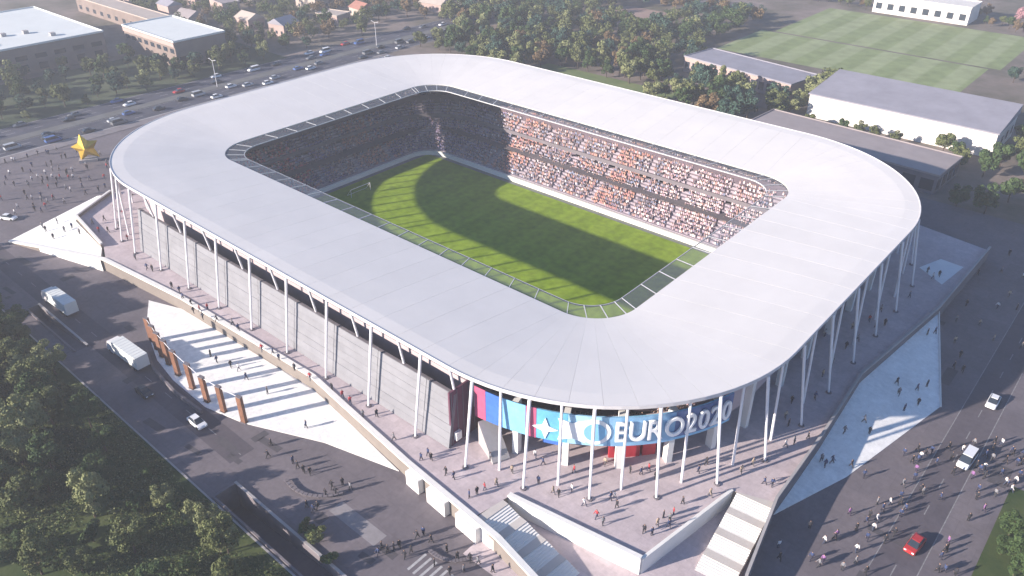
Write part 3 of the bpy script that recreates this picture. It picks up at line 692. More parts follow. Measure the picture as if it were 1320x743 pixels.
for i in range(90):
    x = hr.uniform(-360,-188); y = hr.uniform(58,250)
    if y > 250-(x+360)*.3: continue
    if y < 60+(x+195)*-.15 and x > -330 and y < 62: continue
    if any(abs(x-a)<17 and abs(y-c)<14 for a,c in houses): continue
    if x > -178: continue
    houses.append((x,y))
    k = hr.choice(['M_rr','M_br','M_tr','M_gr','M_tr','M_br']); wd = hr.uniform(9,17); dp = hr.uniform(7,11); h = hr.uniform(3.5,7)
    g_ = hr.random() < .6
    building('house', '%s %s-roofed house in the town beyond the boulevard' % ('gabled' if g_ else 'flat', ROOFW[k]), x-wd/2,x+wd/2,y-dp/2,y+dp/2,h, M_pw if hr.random()<.75 else M_br, globals()[k],
             [('-y',3,1.0,2.4,1.2),('+x',3,1.0,2.4,1.2)],'gable' if g_ else None,.3,'house',R(hr.uniform(-12,12)),'houses beyond the boulevard')

# ------------------------------------------------------------------ trees
def leaf_mat(name, c1, c2):
    m = mat(name, c1, 0.75, 0, 0.9, col2=c2, coords='Object', spec=.2)
    b = m.node_tree.nodes['Principled BSDF']; b.inputs['Subsurface Weight'].default_value = 0.0
    return m
LM = {'dark':leaf_mat('leaf_dark',(0.035,0.065,0.022),(0.075,0.115,0.040)), 'olive':leaf_mat('leaf_olive',(0.075,0.095,0.032),(0.150,0.165,0.065)),
      'light':leaf_mat('leaf_light',(0.14,0.16,0.06),(0.26,0.27,0.13)), 'blue':leaf_mat('leaf_bluegreen',(0.03,0.065,0.05),(0.065,0.115,0.08)),
      'autumn':leaf_mat('leaf_autumn',(0.13,0.085,0.04),(0.23,0.16,0.09)), 'pink':leaf_mat('leaf_pink',(0.30,0.14,0.17),(0.5,0.28,0.30))}
M_bark = mat('bark',(0.09,0.065,0.05),0.9,0.25,2.0,coords='Object')
def crown_mesh(name, h, r, nclump, nleaf, size, seed, tall=1.0):
    q = np.random.default_rng(seed); V=[];F=[];k=0
    cl=[]
    for i in range(nclump):
        th=q.uniform(0,2*np.pi); ph=np.arccos(q.uniform(-.75,1)); rad=r*q.uniform(.45,.95)
        cl.append((rad*np.sin(ph)*np.cos(th), rad*np.sin(ph)*np.sin(th), h*.60+rad*np.cos(ph)*tall, r*q.uniform(.26,.46)))
    cl.append((0,0,h*.6,r*.6))
    for (x,y,z,cr) in cl:
        n=int(nleaf*(cr/(r*.36))**2/len(cl)*1.0)+8
        dv=q.normal(size=(n,3)); dv/=np.linalg.norm(dv,axis=1)[:,None]; rr=cr*q.uniform(.55,1.08,n)**.6
        P=np.array([x,y,z])+dv*rr[:,None]*np.array([1,1,.85])
        nrm=dv+q.normal(scale=.55,size=(n,3)); nrm/=np.linalg.norm(nrm,axis=1)[:,None]
        a=np.cross(nrm,q.normal(size=(n,3))); a/=np.linalg.norm(a,axis=1)[:,None]; bq=np.cross(nrm,a)
        s=size*q.uniform(.6,1.35,n)[:,None]
        Q=np.stack([P-a*s*.5,P+bq*s*.32,P+a*s*.5,P-bq*s*.32],1).reshape(-1,3)
        V.append(Q); F.append(np.arange(n*4).reshape(n,4)+k); k+=n*4
    me=bpy.data.meshes.new(name); me.from_pydata(np.concatenate(V).tolist(),[],np.concatenate(F).tolist()); return me
def trunk_mesh(h, r, seed):
    q=random.Random(seed); b=MB(); p=Vector((0,0,0)); n=5
    for i in range(n):
        t=i/n; nx=Vector((q.uniform(-.12,.12)*h*.1,q.uniform(-.12,.12)*h*.1,h*.72/n)); b.tube(p,p+nx,r*(1-t*.75),r*(1-(i+1)/n*.75),7,caps=(i in (0,n-1))); p2=p+nx
        if i>=1:
            for s in range(2):
                th=q.uniform(0,6.28); L=h*.26*(1-t*.4); b.tube(p2,p2+Vector((math.cos(th)*L,math.sin(th)*L,L*.75)),r*(1-t)*.45,r*.08,5,caps=False)
        p=p2
    return b.mesh('trunk',M_bark)
KIND = {}
def kinds(key, h, r, ncl, nl, size, tall, cols, nvar, tr):
    KIND[key] = []
    for v in range(nvar):
        base = crown_mesh('crown',h,r,ncl,nl,size,hash_(key)+v*7,tall); tm = trunk_mesh(h,tr,v+3)
        for c in cols:
            me = base.copy(); me.materials.clear(); me.materials.append(LM[c]); KIND[key].append((me,tm,c))
def hash_(s): return sum(ord(c)*(i+3) for i,c in enumerate(s))
kinds('near',8.5,3.2,16,4200,.42,1.1,['dark','olive','light'],3,.22)
kinds('bush',2.6,1.6,9,1300,.30,.8,['dark','olive','light'],2,.08)
kinds('far',9.5,3.9,14,1500,.85,1.15,['dark','olive','blue','light','autumn'],3,.28)
kinds('slim',10,2.2,12,900,.7,2.0,['light','olive','dark'],2,.2)
WORD = {'dark':'dark green','olive':'olive green','light':'pale yellow-green','blue':'blue-green','autumn':'brownish','pink':'pink blossoming'}
def tree(key, x, y, sc, place, col=None, z=G, name=None, group=None):
    opts = [k for k in KIND[key] if col is None or k[2]==col]; me,tm,c = rng.choice(opts)
    if key != 'near' and key != 'bush':
        dv = Vector((x,y,z+4)) - CAM; zz = dv.dot(FW); uu = 660+FPX*dv.dot(RT)/zz; vv = 371.5-FPX*dv.dot(UP)/zz
        if not (-60 < uu < 1380 and -45 < vv < 780): return None
    sz = 'small ' if sc < .68 else ('tall ' if sc > .95 else '')
    nm = name or {'bush':'bush','slim':'slender_tree'}.get(key,'broadleaf_tree')
    t = thing(nm, '%s%s %s %s' % (sz, WORD[c], {'bush':'bush','slim':'slender tree'}.get(key,'broadleaf tree'), place), 'bush' if key=='bush' else 'tree', (x,y,z-.05), rng.uniform(0,6.28), group or ('trees '+place))
    t.scale = (sc*rng.uniform(.9,1.1), sc*rng.uniform(.9,1.1), sc*rng.uniform(.88,1.15))
    link('crown', me, t); link('trunk', tm, t)
    return t
# park in the foreground
spots=[]
def spaced(x,y,dm):
    if any((x-a)**2+(y-c)**2 < dm*dm for a,c in spots): return False
    spots.append((x,y)); return True
for i in range(900):
    x=rng.uniform(-95,62); y=rng.uniform(-132,-100.2)
    if y < -98 - (50-x)*.62 - 8 and x > -20: continue
    lim = 4.1 if x < 5 else 4.5
    if x > 34 and y > -104 and rng.random()<.5: continue
    if y > -101.5 and x > 0 and rng.random()<.6: continue
    if not spaced(x,y,lim): continue
    k = 'near' if rng.random() < .6 else 'bush'
    c = rng.choices(['dark','olive','light'],[5,4,2])[0]
    tree(k,x,y,(rng.uniform(.75,1.25) if x < -15 else rng.uniform(.55,1.0)) if k=='near' else rng.uniform(.7,1.3),'in the park below the asphalt forecourt',c,G+.1)
for (u,v,s,c) in ((40,575,1.15,'light'),(30,600,.8,'light'),(70,515,.6,'olive'),(215,655,.55,'light'),(275,690,.7,'light'),(295,715,.6,'light'),(20,430,.9,'dark'),(130,620,.6,'dark')):
    p=at(u,v,G+.1); tree('near',p.x,p.y,s,'in the park below the asphalt forecourt',c,G+.1)
# shrubs in and beside the long underpass ramp
for (u,v,s) in ((400,692,.9),(410,700,1.0),(395,680,.6),(425,728,.8)):
    p=at(u,v,G); tree('bush',p.x,p.y,s,'beside the long underpass ramp',rng.choice(['dark','olive']),G)
# lower right corner
for (u,v,s) in ((1300,690,.55),(1312,705,.6),(1290,715,.5),(1316,735,.7),(1305,745,.6)):
    p=at(u,v,G); tree('near',p.x,p.y,s,'at the verge beyond the service road','dark',G)
sheet('verge', 123.2, 139.9, -60, -12, G+0.05, M_grass)
# belt of trees behind the stadium
WOOD = []
spots=[]
for i in range(2500):
    x=rng.uniform(-144,22) if rng.random()<.8 else rng.uniform(-172,-144); y=rng.uniform(100,262)
    if x < -144 and y < 150: continue
    if x < -135 and y < 108: continue
    if -80 < x < -24 and y < 125: continue
    if y < 104 or (y < 124 and x > 14): continue
    if x > -48 and y > 172 and x < 60 and y < 312: continue
    if -38 < x < 18 and 142 < y < 174: continue
    if -122 < x < -82 and 200 < y < 243: continue
    if not spaced(x,y,5.6): continue
    c = rng.choices(['dark','olive','blue','light','autumn'],[4,4,3,2,1.2])[0]
    if y > 160: WOOD.append((x,y,rng.uniform(.6,1.1),c)); continue
    tree('far',x,y,rng.uniform(.6,1.15),'in the wooded belt behind the stadium',c)
for i in range(26):
    x=rng.uniform(-140,0); y=rng.uniform(125,170)
    if -38 < x < 18 and 142 < y < 174: continue
    tree('slim',x,y,rng.uniform(.8,1.15),'rising from the wooded belt behind the stadium',rng.choice(['light','olive','light']))
# along the boulevard and warehouses
spots=[]
for i in range(520):
    x=rng.uniform(-226,-175); y=rng.uniform(-95,60)
    if x < -190 and 16 < y < 48: continue
    if x < -200 and -60 < y < 12 and rng.random() < .55: continue
    if not spaced(x,y,6.6): continue
    c = rng.choices(['dark','olive','blue','light'],[3,3,4,1])[0]
    tree('far',x,y,rng.uniform(.35,.95),'on the verge between warehouse and boulevard',c)
for i in range(70):
    x=rng.uniform(-215,-176); y=rng.uniform(62,300)
    if any(abs(x-a)<13 and abs(y-c)<12 for a,c in houses): continue
    if not spaced(x,y,8): continue
    tree('far',x,y,rng.uniform(.5,.9),'between the houses and the boulevard',rng.choice(['dark','olive','blue','autumn']))
for i in range(2600):
    x=rng.uniform(-400,-188); y=rng.uniform(52,300)
    if y < 56 and x < -248: continue
    if any(abs(x-a)<10 and abs(y-c)<8.5 for a,c in houses): continue
    if not spaced(x,y,6.2): continue
    WOOD.append((x,y,rng.uniform(.5,.95),rng.choice(['dark','olive','autumn','olive'])))
# right hand side
for (x,y,s,c) in ((88,128,.9,'dark'),(92,138,1.0,'olive'),(86,118,.8,'dark'),(96,120,1.0,'dark'),(100,132,1.1,'olive'),(90,150,1.0,'dark'),(95,160,1.0,'blue'),(101,150,1.0,'dark'),(92,172,.9,'blue'),(104,165,1.0,'dark'),(98,180,.9,'blue'),
                  (108,140,1.1,'dark'),(110,118,1.0,'dark'),(104,108,.9,'dark'),(96,104,.8,'dark'),(114,104,1.0,'blue'),(118,126,1.1,'dark'),(78,121,.65,'olive'),(72,128,.7,'olive'),(76,126,.6,'dark'),(46,128,.55,'olive'),(51,127,.5,'olive'),(58,126,.5,'olive'),(41,126,.5,'dark'),(30,126,.5,'olive'),
                  (90,190,.8,'blue'),(84,200,.8,'dark'),(98,205,.9,'blue'),(88,215,.8,'blue'),(104,192,.9,'dark'),(70,225,.6,'blue'),(76,240,.7,'blue'),(112,180,1.0,'dark'),(86,92,.7,'dark'),(93,92,.8,'dark'),(106,96,.8,'dark'),(120,96,.8,'dark')):
    tree('far',x,y,s,'behind the east end of the stadium',c)
for i in range(40):
    x=-50+i*3.6+rng.uniform(-1,1); y=316+rng.uniform(-3,8)
    if -20<x<34: y = 338
    tree('far',x,y,rng.uniform(.35,.6),'in the hedge row beyond the training field',rng.choice(['dark','autumn','olive']))
COLI = ['dark','olive','blue','light','autumn']; b = MB(); V_=[];F_=[];I_=[];kk=0
for (x,y,sc,c) in WOOD:
    me = rng.choice([q for q in KIND['far'] if q[2]==c])[0]; nv=len(me.vertices); co=np.empty(nv*3); me.vertices.foreach_get('co',co); co=co.reshape(-1,4,3)[::(3 if x < -186 else 2)].reshape(-1,3)
    th=rng.uniform(0,6.28); ca,sa=math.cos(th)*sc,math.sin(th)*sc
    V_.append(np.stack([x+co[:,0]*ca-co[:,1]*sa, y+co[:,0]*sa+co[:,1]*ca, G+co[:,2]*sc],1)); n4=len(co)//4
    F_.append(np.arange(n4*4).reshape(n4,4)+kk); kk+=n4*4; I_ += [COLI.index(c)]*n4
me=bpy.data.meshes.new('far_wood'); me.from_pydata(np.concatenate(V_).tolist(),[],np.concatenate(F_).tolist())
for c in COLI: me.materials.append(LM[c])
me.polygons.foreach_set('material_index',I_); tag(link('far_wood',me),'distant mass of woodland and garden trees beyond the stadium','woodland',kind='stuff')
# low undergrowth of the park
q=np.random.default_rng(12); n=120000; X=q.uniform(-75,62,n); Y=q.uniform(-135,-98.6,n); ok=(Y>-98-(50-X)*.62-6)|(X<-20); X=X[ok];Y=Y[ok]
ps=np.sin(X*.31+np.sin(Y*.4)*2)+np.sin(Y*.37+X*.11)+q.normal(0,.6,len(X)); ok=ps>-.7; X=X[ok];Y=Y[ok]; n=len(X)
P=np.stack([X,Y,G+.1+q.uniform(.03,.55,n)**1.3],1); a=q.normal(size=(n,3)); a[:,2]*=.5; a/=np.linalg.norm(a,axis=1)[:,None]; c_=np.cross(a,q.normal(size=(n,3))); c_/=np.linalg.norm(c_,axis=1)[:,None]
s_=q.uniform(.2,.5,n)[:,None]; Q=np.stack([P-a*s_*.5,P+c_*s_*.3,P+a*s_*.5,P-c_*s_*.3],1).reshape(-1,3)
me=bpy.data.meshes.new('undergrowth'); me.from_pydata(Q.tolist(),[],np.arange(n*4).reshape(n,4).tolist())
for c in ('dark','olive','light'): me.materials.append(LM[c])
me.polygons.foreach_set('material_index',q.choice(3,n,p=[.55,.35,.1])); tag(link('undergrowth',me),'low leafy undergrowth covering the park floor','undergrowth',kind='stuff')
LMp = crown_mesh('crown',9.5,4.6,14,1500,.85,99,1.0); LMp.materials.append(LM['pink'])
t = thing('blossom_tree','pink blossoming broadleaf tree beyond the training field','tree',(52,328,G)); link('crown',LMp,t); link('trunk',trunk_mesh(9.5,.3,4),t)

# ------------------------------------------------------------------ star sculpture
p = at(115,208,G); t = thing('star_sculpture','large golden faceted star sculpture standing on the west forecourt','sculpture',(p.x,p.y,G),YAW-R(90)+R(20))
b = MB(); outl = [( (4.4+.5*math.sin(i*2.3) if i%2==0 else 2.35)*math.cos(R(98+36*i)), (4.4+.5*math.sin(i*2.3) if i%2==0 else 2.35)*math.sin(R(98+36*i)) ) for i in range(10)]
V_ = [(x,0,z+4.4) for x,z in outl] + [(0,-2.1,4.4),(0,2.1,4.4)]
b.add(V_, [(i,(i+1)%10,10) for i in range(10)] + [((i+1)%10,i,11) for i in range(10)]); b.build('star',M_gold,t)
b = MB(); b.box(-2.6,2.6,-1.2,1.2,0,.9); b.build('plinth',M_conc,t)

# ------------------------------------------------------------------ vehicles
PAINT = {'white':(.75,.75,.76),'silver':(.42,.43,.45),'black':(.03,.03,.035),'red':(.42,.03,.03),'blue':(.06,.12,.32),'grey':(.16,.165,.18)}
def paint(c): return mat('car_paint_'+c, PAINT[c], 0.3, 0.03, 0.5, spec=0.6, coords='Object')
def loft(secs, m, name):
    b = MB(); n = len(secs[0])
    V_=[v for s in secs for v in s]; F_=[]
    for i in range(len(secs)-1):
        for j in range(n): F_.append((i*n+j, i*n+(j+1)%n, (i+1)*n+(j+1)%n, (i+1)*n+j))
    F_ += [tuple(range(n-1,-1,-1)), tuple(range((len(secs)-1)*n, len(secs)*n))]
    b.add(V_,F_); return b.mesh(name,m)
def sec(x, hw, z0, z1, tuck=.9):
    return [(x,-hw,z0),(x,-hw,(z0+z1)/2+.08),(x,-hw*tuck,z1),(x,hw*tuck,z1),(x,hw,(z0+z1)/2+.08),(x,hw,z0)]
CARM = {}
def car_proto(col, van=False):
    key=(col,van)
    if key in CARM: return CARM[key]
    m = paint(col); L = {}
    if not van:
        body = [sec(-2.15,.70,.35,.62),sec(-2.05,.86,.28,.86),sec(-1.3,.89,.25,.92),sec(.8,.90,.25,.90),sec(1.9,.86,.28,.76),sec(2.15,.68,.35,.58)]
        cab = [[(-1.75,-.74,.88),(-1.75,.74,.88),(-1.2,.58,1.36),(-1.2,-.58,1.36)],[(-.9,-.76,.9),(-.9,.76,.9),(-.7,.60,1.44),(-.7,-.60,1.44)],[(.4,-.77,.9),(.4,.77,.9),(.05,.60,1.42),(.05,-.60,1.42)],[(1.15,-.74,.86),(1.15,.74,.86),(.25,.57,1.38),(.25,-.57,1.38)]]
        top = (-1.15,.2,.56,1.40,1.475)
    else:
        body = [sec(-2.5,.85,.4,1.0),sec(-2.45,.95,.3,1.12),sec(1.4,.95,.3,1.12),sec(2.2,.90,.3,.95),sec(2.5,.75,.38,.7)]
        cab = [[(-2.42,-.90,1.08),(-2.42,.90,1.08),(-2.3,.76,1.86),(-2.3,-.76,1.86)],[(.9,-.92,1.1),(.9,.92,1.1),(.6,.78,1.92),(.6,-.78,1.92)],[(1.75,-.86,1.02),(1.75,.86,1.02),(.9,.74,1.86),(.9,-.74,1.86)]]
        top = (-2.28,.75,.75,1.9,1.99)
    L['body']=loft(body,m,'body'); L['cabin_glass']=loft(cab,M_glass,'cabin_glass')
    b=MB(); b.box(top[0],top[1],-top[2],top[2],top[3],top[4]); L['roof_panel']=b.mesh('roof_panel',m)
    b=MB(); b.tube((0,-.11,0),(0,.11,0),.33,n=12); L['wheel']=b.mesh('wheel',M_black)
    b=MB(); b.box(-.05,.05,-.16,.16,-.08,.08); L['headlight']=b.mesh('headlight',M_let)
    CARM[key]=L; return L
def car(x,y,rz,col,label,group=None,van=False,full=True):
    L = car_proto(col,van); t = thing('van' if van else 'car',label,'van' if van else 'car',(x,y,G+.012),rz,group)
    for k in ('body','cabin_glass','roof_panel'): link(k,L[k],t)
    if full:
        for wx in (-1.35,1.35):
            for wy in (-.82,.82): link('wheel',L['wheel'],t,(wx,wy,.33))
        fx = 2.42 if van else 2.08
        for wy in (-.55,.55): link('headlight',L['headlight'],t,(fx,wy,.66))
    return t
p=at(1178,705); car(p.x,p.y,R(-96),'red','red car on the service road with a dark shadow beside it')
p=at(1245,596); car(p.x,p.y,R(-94),'white','white van on the service road among pedestrians',van=True)
p=at(1279,521); car(p.x,p.y,R(-90),'white','white car at the edge of the stadium shadow on the service road')
p=at(255,547); car(p.x,p.y,R(0),'white','white car with dark windows on the access road below the white terrace')
p=at(187,508); car(p.x,p.y,R(0),'black','small black car on the access road near the white box lorry')
p=at(12,283); car(p.x,p.y,R(30),'white','white car beside the west tip of the raised plaza')
def lorry(x,y,rz,label):
    t = thing('box_lorry',label,'lorry',(x,y,G+.012),rz); t.scale = (1.22,1.02,1.0)
    b=MB(); b.box(-4.9,2.6,-1.25,1.25,.95,3.6); bx=b.build('cargo_box',M_wr,t)
    b=MB()
    for i in range(9): b.box(-4.6+i*.8,-4.55+i*.8,-1.28,1.28,1.0,3.63)
    b.build('box_rib',M_fascia,bx)
    b=MB(); b.box(-4.7,4.9,-.9,.9,.55,.94); b.build('chassis',M_cdark,t)
    cabm = loft([sec(2.75,1.2,.5,2.9,.92),sec(3.3,1.22,.5,3.0,.92),sec(4.3,1.2,.5,2.75,.9),sec(4.9,1.15,.5,1.75,.95),sec(4.98,1.1,.55,1.5,.95)],M_fascia,'cab'); cb=link('cab',cabm,t)
    b=MB(); b.add([(4.42,-1.0,2.58),(4.42,1.0,2.58),(4.90,1.03,1.85),(4.90,-1.03,1.85)],[(0,1,2,3)]); b.build('windscreen',M_glass,cb)
    for wx in (-3.6,-2.4,3.8):
        for wy in (-1.05,1.05):
            b=MB(); b.tube((wx,wy-.16,.5),(wx,wy+.16,.5),.5,n=12); b.build('wheel',M_black,t)
    return t
p=at(78,400); lorry(p.x-1,p.y+.6,R(182),'white box lorry beside the short underpass ramp')
p=at(166,468); lorry(p.x-1,p.y+.6,R(182),'white box lorry on the access road near the timber posts')
cr = random.Random(11); used=[]
for i in range(400):
    lane = cr.choice([-148,-151.4,-155,-164,-167.6,-171]); y = cr.uniform(-85,190)
    if any(abs(lane-a)<1 and abs(y-c)<6.5 for a,c in used): continue
    used.append((lane,y))
    if len(used)>64: break
    col = cr.choices(['white','silver','black','red','blue','grey'],[3,3,4,.4,2,5])[0]; vn = cr.random()<.14
    car(lane+cr.uniform(-.3,.3),y,R(90 if lane>-160 else -90),col,'%s %s driving on the boulevard' % (col,'van' if vn else 'car'),'traffic on the boulevard',vn,False)
for i in range(44):                                     # parked rows between boulevard and stadium
    x = -139.0 + 5.4*(i//22); y = 24+(i%22)*3.0
    if cr.random()<.25: continue
    col = cr.choices(['white','silver','black','red','blue','grey'],[5,4,3,1,2,3])[0]
    car(x,y,cr.choice([0,math.pi]),col,'%s car parked in the rows west of the stadium'%col,'cars parked west of the stadium',False,False)
for y in (-62,18,98):
    t = thing('street_lamp','tall pale double-arm street lamp on the boulevard median','street lamp',(-159.5,y,G+.14),group='street lamps of the boulevard')
    b=MB(); b.tube((0,0,0),(0,0,10),.13,.08,8); b.build('pole',M_steel,t)
    for s in (-1,1):
        b=MB(); b.tube((0,0,9.9),(s*2,0,10.4),.06,n=6); b.build('arm',M_steel,t)
        b=MB(); b.box(s*2-.4,s*2+.4,-.16,.16,10.36,10.5); b.build('lamp_head',M_fascia,t)

# curved benches and paved mat on the lower forecourt
def bench(c, rad, a0, a1, label):
    t = thing('curved_bench',label,'bench',(c[0],c[1],G)); n=14; b=MB()
    for i in range(n):
        a=R(a0+(a1-a0)*i/n); a2=R(a0+(a1-a0)*(i+.85)/n)
        b.prism([(math.cos(a)*(rad-.3),math.sin(a)*(rad-.3)),(math.cos(a)*(rad+.3),math.sin(a)*(rad+.3)),(math.cos(a2)*(rad+.3),math.sin(a2)*(rad+.3)),(math.cos(a2)*(rad-.3),math.sin(a2)*(rad-.3))],.38,.5)
        if i%3==0: b.tube((math.cos(a)*rad,math.sin(a)*rad,0),(math.cos(a)*rad,math.sin(a)*rad,.4),.12,n=6)
    b.build('seat',M_cdark,t)
p=at(425,600); bench((p.x,p.y),7.2,-110,-20,'dark curved bench on the lower forecourt near the pedestrians')
p=at(590,690); bench((p.x,p.y),5.0,-100,-20,'dark curved bench beside the pale parking stripes')
p0=at(440,655); tag(sheet('paved_strip',p0.x-1,p0.x+9.5,p0.y-1.6,p0.y+1.0,G+.006,mat('pale_paver',(0.26,0.24,0.25),0.9,0.1,1.0)))
b=MB(); q=at(555,738)
for i in range(6): b.box(q.x-3+i*1.1,q.x-2.6+i*1.1,q.y-1.8,q.y+1.8,G+.002,G+.010)
tag(b.build('crossing_stripes',M_paint),kind='structure')
# ------------------------------------------------------------------ people
SKIN=mat('skin',(.45,.28,.21),.6,0); HAIR=mat('hair',(.035,.025,.02),.7,0); SHOE=mat('shoes',(.03,.03,.03),.6,0)
POSES=[]
def person_mesh(step, arm, bend):
    P={'pel':(0,0,.95,.135),'sp':(0,bend*.3,1.15,.125),'ch':(0,bend*.6,1.34,.145),'nk':(0,bend,1.48,.058),'hd':(0,bend*1.1-.01,1.60,.092),'top':(0,bend*1.1,1.71,.07)}
    for s,n_ in ((-1,'l'),(1,'r')):
        f=s*step
        P['hip'+n_]=(s*.09,0,.88,.095); P['kn'+n_]=(s*.10,-f*.20-.03,.50,.068); P['an'+n_]=(s*.10,-f*.36+(.05 if f<0 else 0),.09,.045); P['to'+n_]=(s*.11,-f*.36-.14,.04,.04)
        P['sh'+n_]=(s*.185,bend*.6,1.40,.062); P['el'+n_]=(s*.245,bend*.6+f*arm*.12+.02,1.13,.046); P['wr'+n_]=(s*.25,bend*.6+f*arm*.26-.06,.90,.036); P['ha'+n_]=(s*.245,bend*.6+f*arm*.3-.08,.81,.034)
    E=[('pel','sp'),('sp','ch'),('ch','nk'),('nk','hd'),('hd','top')]
    for n_ in 'lr': E+=[('pel','hip'+n_),('hip'+n_,'kn'+n_),('kn'+n_,'an'+n_),('an'+n_,'to'+n_),('ch','sh'+n_),('sh'+n_,'el'+n_),('el'+n_,'wr'+n_),('wr'+n_,'ha'+n_)]
    K=list(P); me=bpy.data.meshes.new('sk'); me.from_pydata([P[k][:3] for k in K],[(K.index(a),K.index(c)) for a,c in E],[])
    o=bpy.data.objects.new('sk',me); C.objects.link(o); o.modifiers.new('s','SKIN')
    for i,k in enumerate(K): k2=P[k][3]*(1.32 if k[:2] not in ('hd','to','nk') else 1.12); me.skin_vertices[0].data[i].radius=(k2,k2*(.8 if k in('ch','sp','pel') else 1))
    me.skin_vertices[0].data[0].use_root=True
    sb=o.modifiers.new('u','SUBSURF'); sb.levels=1; sb.render_levels=1
    dg=bpy.context.evaluated_depsgraph_get(); r=bpy.data.meshes.new_from_object(o.evaluated_get(dg)); bpy.data.objects.remove(o)
    mi=[]
    for p in r.polygons:
        z=p.center.z; x=abs(p.center.x); y=p.center.y
        if z>1.50: k=4 if (z>1.645 or y>bend*1.1+.035) else 3
        elif x>.20 and z<.90: k=3
        elif z<.075: k=2
        elif z<.98 and x<.2: k=1
        else: k=0
        mi.append(k)
    r.materials.clear()
    for m in (None,None,SHOE,SKIN,HAIR): r.materials.append(m)
    r.polygons.foreach_set('material_index',mi); r.polygons.foreach_set('use_smooth',[True]*len(mi)); return r
for a in ((.55,1,-.02),(.9,1.2,-.04),(.12,.3,0.0),(-.6,1,-.02)): POSES.append(person_mesh(*a))
CL={'dark':((.03,.03,.04),(.025,.025,.03)),'navy':((.04,.06,.14),(.03,.03,.05)),'white':((.68,.66,.66),(.05,.06,.10)),'grey':((.20,.20,.22),(.05,.05,.06)),'red':((.42,.05,.06),(.04,.05,.09)),'beige':((.42,.33,.25),(.10,.09,.09)),'purple':((.25,.12,.28),(.05,.04,.07))}
WEAR={'dark':'dark coat','navy':'navy jacket','white':'white shirt','grey':'grey jacket','red':'red top','beige':'beige coat','purple':'purple top'}
PM={}
for c,(t1,t2) in CL.items():
    for i,me in enumerate(POSES):
        m2=me.copy(); m2.name='person'; m2.materials[0]=mat('top_'+c,t1,.85,0); m2.materials[1]=mat('legs_'+c,t2,.85,0); PM[c,i]=m2
pr=random.Random(21)
def person(u,v,z,place,group,cols=('dark','dark','navy','grey','white','red','beige'),dz=0):
    p=at(u,v,z) if not isinstance(u,Vector) else u
    c=pr.choice(cols); i=pr.randrange(4)
    o=link('person',PM[c,i],None,(p.x,p.y,(z if not callable(dz) else dz(p))),pr.uniform(0,6.28)); s=pr.uniform(1.0,1.1); o.scale=(s,s,s)
    tag(o,'person in %s %s %s'%(WEAR[c],'standing' if i==2 else 'walking',place),'person',group); return o
RF=[(1182,582),(1186,592),(1175,597),(1180,609),(1178,619),(1222,580),(1130,651),(1137,659),(1160,651),(1166,659),(1120,668),(1116,675),(1125,684),(1160,666),(1062,701),(1075,697),(1045,722),(1060,726),(1055,731),(1103,712),(1117,697),(1115,741),(1043,682),(1003,707),(1004,722),
    (1281,573),(1279,581),(1278,594),(1295,597),(1258,603),(1252,617),(1262,609),(1268,617),(1260,634),(1258,644),(1290,614),(1313,616),(1308,624),(1267,660),(1221,701),(1219,711),(1212,721),(1216,738),(1230,743),(1113,616),(1200,585),(1206,600),(1192,588),(1240,583),(1303,585),(1187,634),(1189,638),
    (1310,600),(1318,590),(1298,628),(1290,575),(1270,590),(1152,690),(1085,735),(1140,700)]
for u,v in RF + [(u+pr.uniform(-26,26),v+pr.uniform(-14,14)) for u,v in RF[::2] if u > 1060]: person(u,v,G,'on the sunlit forecourt beside the service road','pedestrians on the sunlit forecourt',('dark','dark','dark','navy','navy','grey','white','purple'))
for u,v in ((1230,443),(1237,461),(1285,398),(1316,450),(1229,475),(1300,383),(1260,355),(1240,480),(1310,400),(1232,415),(1262,420),(1300,330),(1290,352),(1245,395),(1280,440),(1318,360)):
    person(u,v,G,'in the stadium shadow on the forecourt','pedestrians in the stadium shadow',('white','grey','beige','dark'))
_rv=[(96.95,-43.0,G+.25),(102.4,-27.5,G+.05),(108.5,1.0,G+.05),(98.9,30.5,PZ-.5),(95.3,-3.5,PZ-1.2),(96.6,-25,PZ-2.2)]
ramp_o=bpy.data.objects['plaza_ramp']
def on_mesh(o,p):
    ok,loc,_,_=o.ray_cast(Vector((p.x,p.y,60))-o.location,Vector((0,0,-1))); return (loc.z+o.location.z) if ok else None
bpy.context.view_layer.update()
for u,v in ((1195,432),(1205,430),(1155,497),(1158,509),(1181,505),(1194,500),(1183,522),(1058,596),(1063,602),(1072,597),(1088,558),(1113,547),(1087,612),(1120,560),(1165,530),(1130,590)):
    for z in (G+.5,G+1,G+1.5,G+2,G+2.5):
        p=at(u,v,z); q=on_mesh(ramp_o,p)
        if q is not None and abs(q-z)<.4:
            person(Vector((p.x,p.y,0)),0,q,'on the wide white ramp','pedestrians on the wide white ramp',('dark','dark','navy','grey')); break
for u,v in ((1195,352),(1202,360),(1210,357),(1172,384),(1120,415),(1128,424),(1090,450),(1063,434),(1060,486),(1040,454),(1012,540),(1016,550),(1012,577),(1023,573),(1041,566),(985,625),(995,627),(1072,470),(1098,425),(1135,402),(1020,520),(1050,515),(1105,440),(1140,420),(970,600),(955,610)):
    person(u,v,PZ,'on the raised plaza behind the slim grey wall','pedestrians on the east side of the raised plaza')
for u,v in ((640,627),(605,642),(615,638),(625,632),(694,624),(713,637),(737,634),(753,653),(795,655),(769,668),(777,677),(830,687),(847,678),(863,672),(845,618),(787,645),(792,643),(632,594),(868,664),(840,690),(855,668),(862,680),(720,640),(700,600),(690,590),(812,610),(836,608),(826,612),(900,610),(910,600),(915,640),(880,650),(740,610),(660,610),(780,600)):
    person(u,v,PZ,'on the raised plaza before the blue banner','pedestrians before the blue banner')
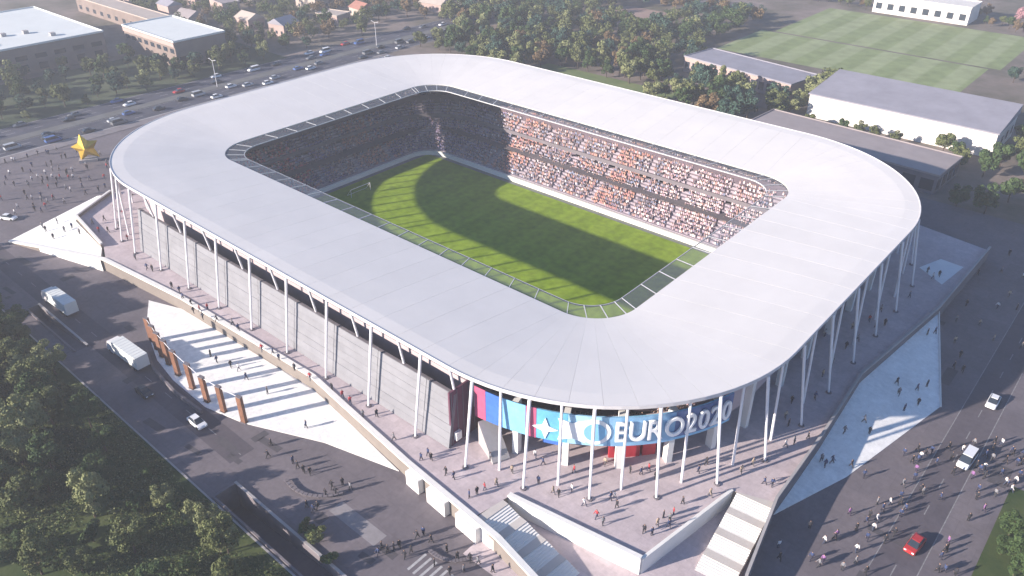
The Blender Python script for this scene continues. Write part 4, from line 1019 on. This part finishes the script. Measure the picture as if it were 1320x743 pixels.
for u,v in ((148,272),(153,292),(160,278),(190,348),(197,350),(222,372),(236,386),(258,402),(247,394),(250,404),(268,400),(262,412),(308,427),(338,453),(352,457),(380,478),(428,503),(442,513),(452,521),(468,538),(486,538),(508,568),(552,588),(556,594),(543,594),(135,285),(140,300),(165,310),(175,335),(232,378),(280,415),(300,420),(360,465),(400,490),(575,612),(585,618),(120,290),(128,300)):
    person(u,v,PZ,'beneath the grey facade on the raised plaza','pedestrians beneath the grey facade',('dark','dark','navy','grey','red'))
for u,v in ((272,460),(280,468),(298,474),(308,478),(318,490),(395,552),(345,508)):
    person(u,v,G+.12,'on the bright white terrace','pedestrians on the white terrace',('dark','grey','white','navy'))
for u,v in ((384,604),(392,610),(378,598),(400,612),(428,630),(442,626),(452,632),(396,655),(404,660),(410,656),(492,708),(500,712),(508,709),(538,694),(546,690),(522,720),(530,714),(580,741),(598,738),(576,712),(606,724),(616,728),(635,738),(560,730),(420,640),(433,638),(556,700),(488,716),(515,706),(590,722),(350,575),(346,590)):
    person(u,v,G,'on the lower forecourt below the kinked white wall','pedestrians on the lower forecourt',('dark','dark','dark','navy','grey'))
for i in range(105):
    u=pr.uniform(2,140); v=pr.uniform(190,285)
    if v > 292-(u/140)*45 or v < 212-u*.25: continue
    if abs(u-115)<14 and v<214: continue
    person(u,v,G,'on the crowded west forecourt','pedestrians on the west forecourt',('dark','dark','navy','grey','white','red'))
for u,v in ((60,300),(75,290),(55,293),(95,300),(70,310),(105,308),(85,303)):
    p=at(u,v,G+1.2); q=on_mesh(bpy.data.objects['west_ramp'],p)
    if q is not None: person(Vector((p.x,p.y,0)),0,q,'on the pointed white ramp','pedestrians on the pointed west ramp',('dark','navy','grey'))

# ------------------------------------------------------------------ haze
b = MB(); b.box(-3600,3600,-3600,3600,-1.5,104)
hm = bpy.data.materials.new('haze_air'); hm.use_nodes = True; n_ = hm.node_tree
for x in list(n_.nodes): n_.nodes.remove(x)
out = n_.nodes.new('ShaderNodeOutputMaterial'); pv = n_.nodes.new('ShaderNodeVolumePrincipled')
pv.inputs['Color'].default_value = (.92,.93,1.0,1); pv.inputs['Density'].default_value = 0.00048; pv.inputs['Anisotropy'].default_value = 0.1
n_.links.new(pv.outputs[0], out.inputs['Volume'])
tag(b.build('haze', hm), kind='stuff')
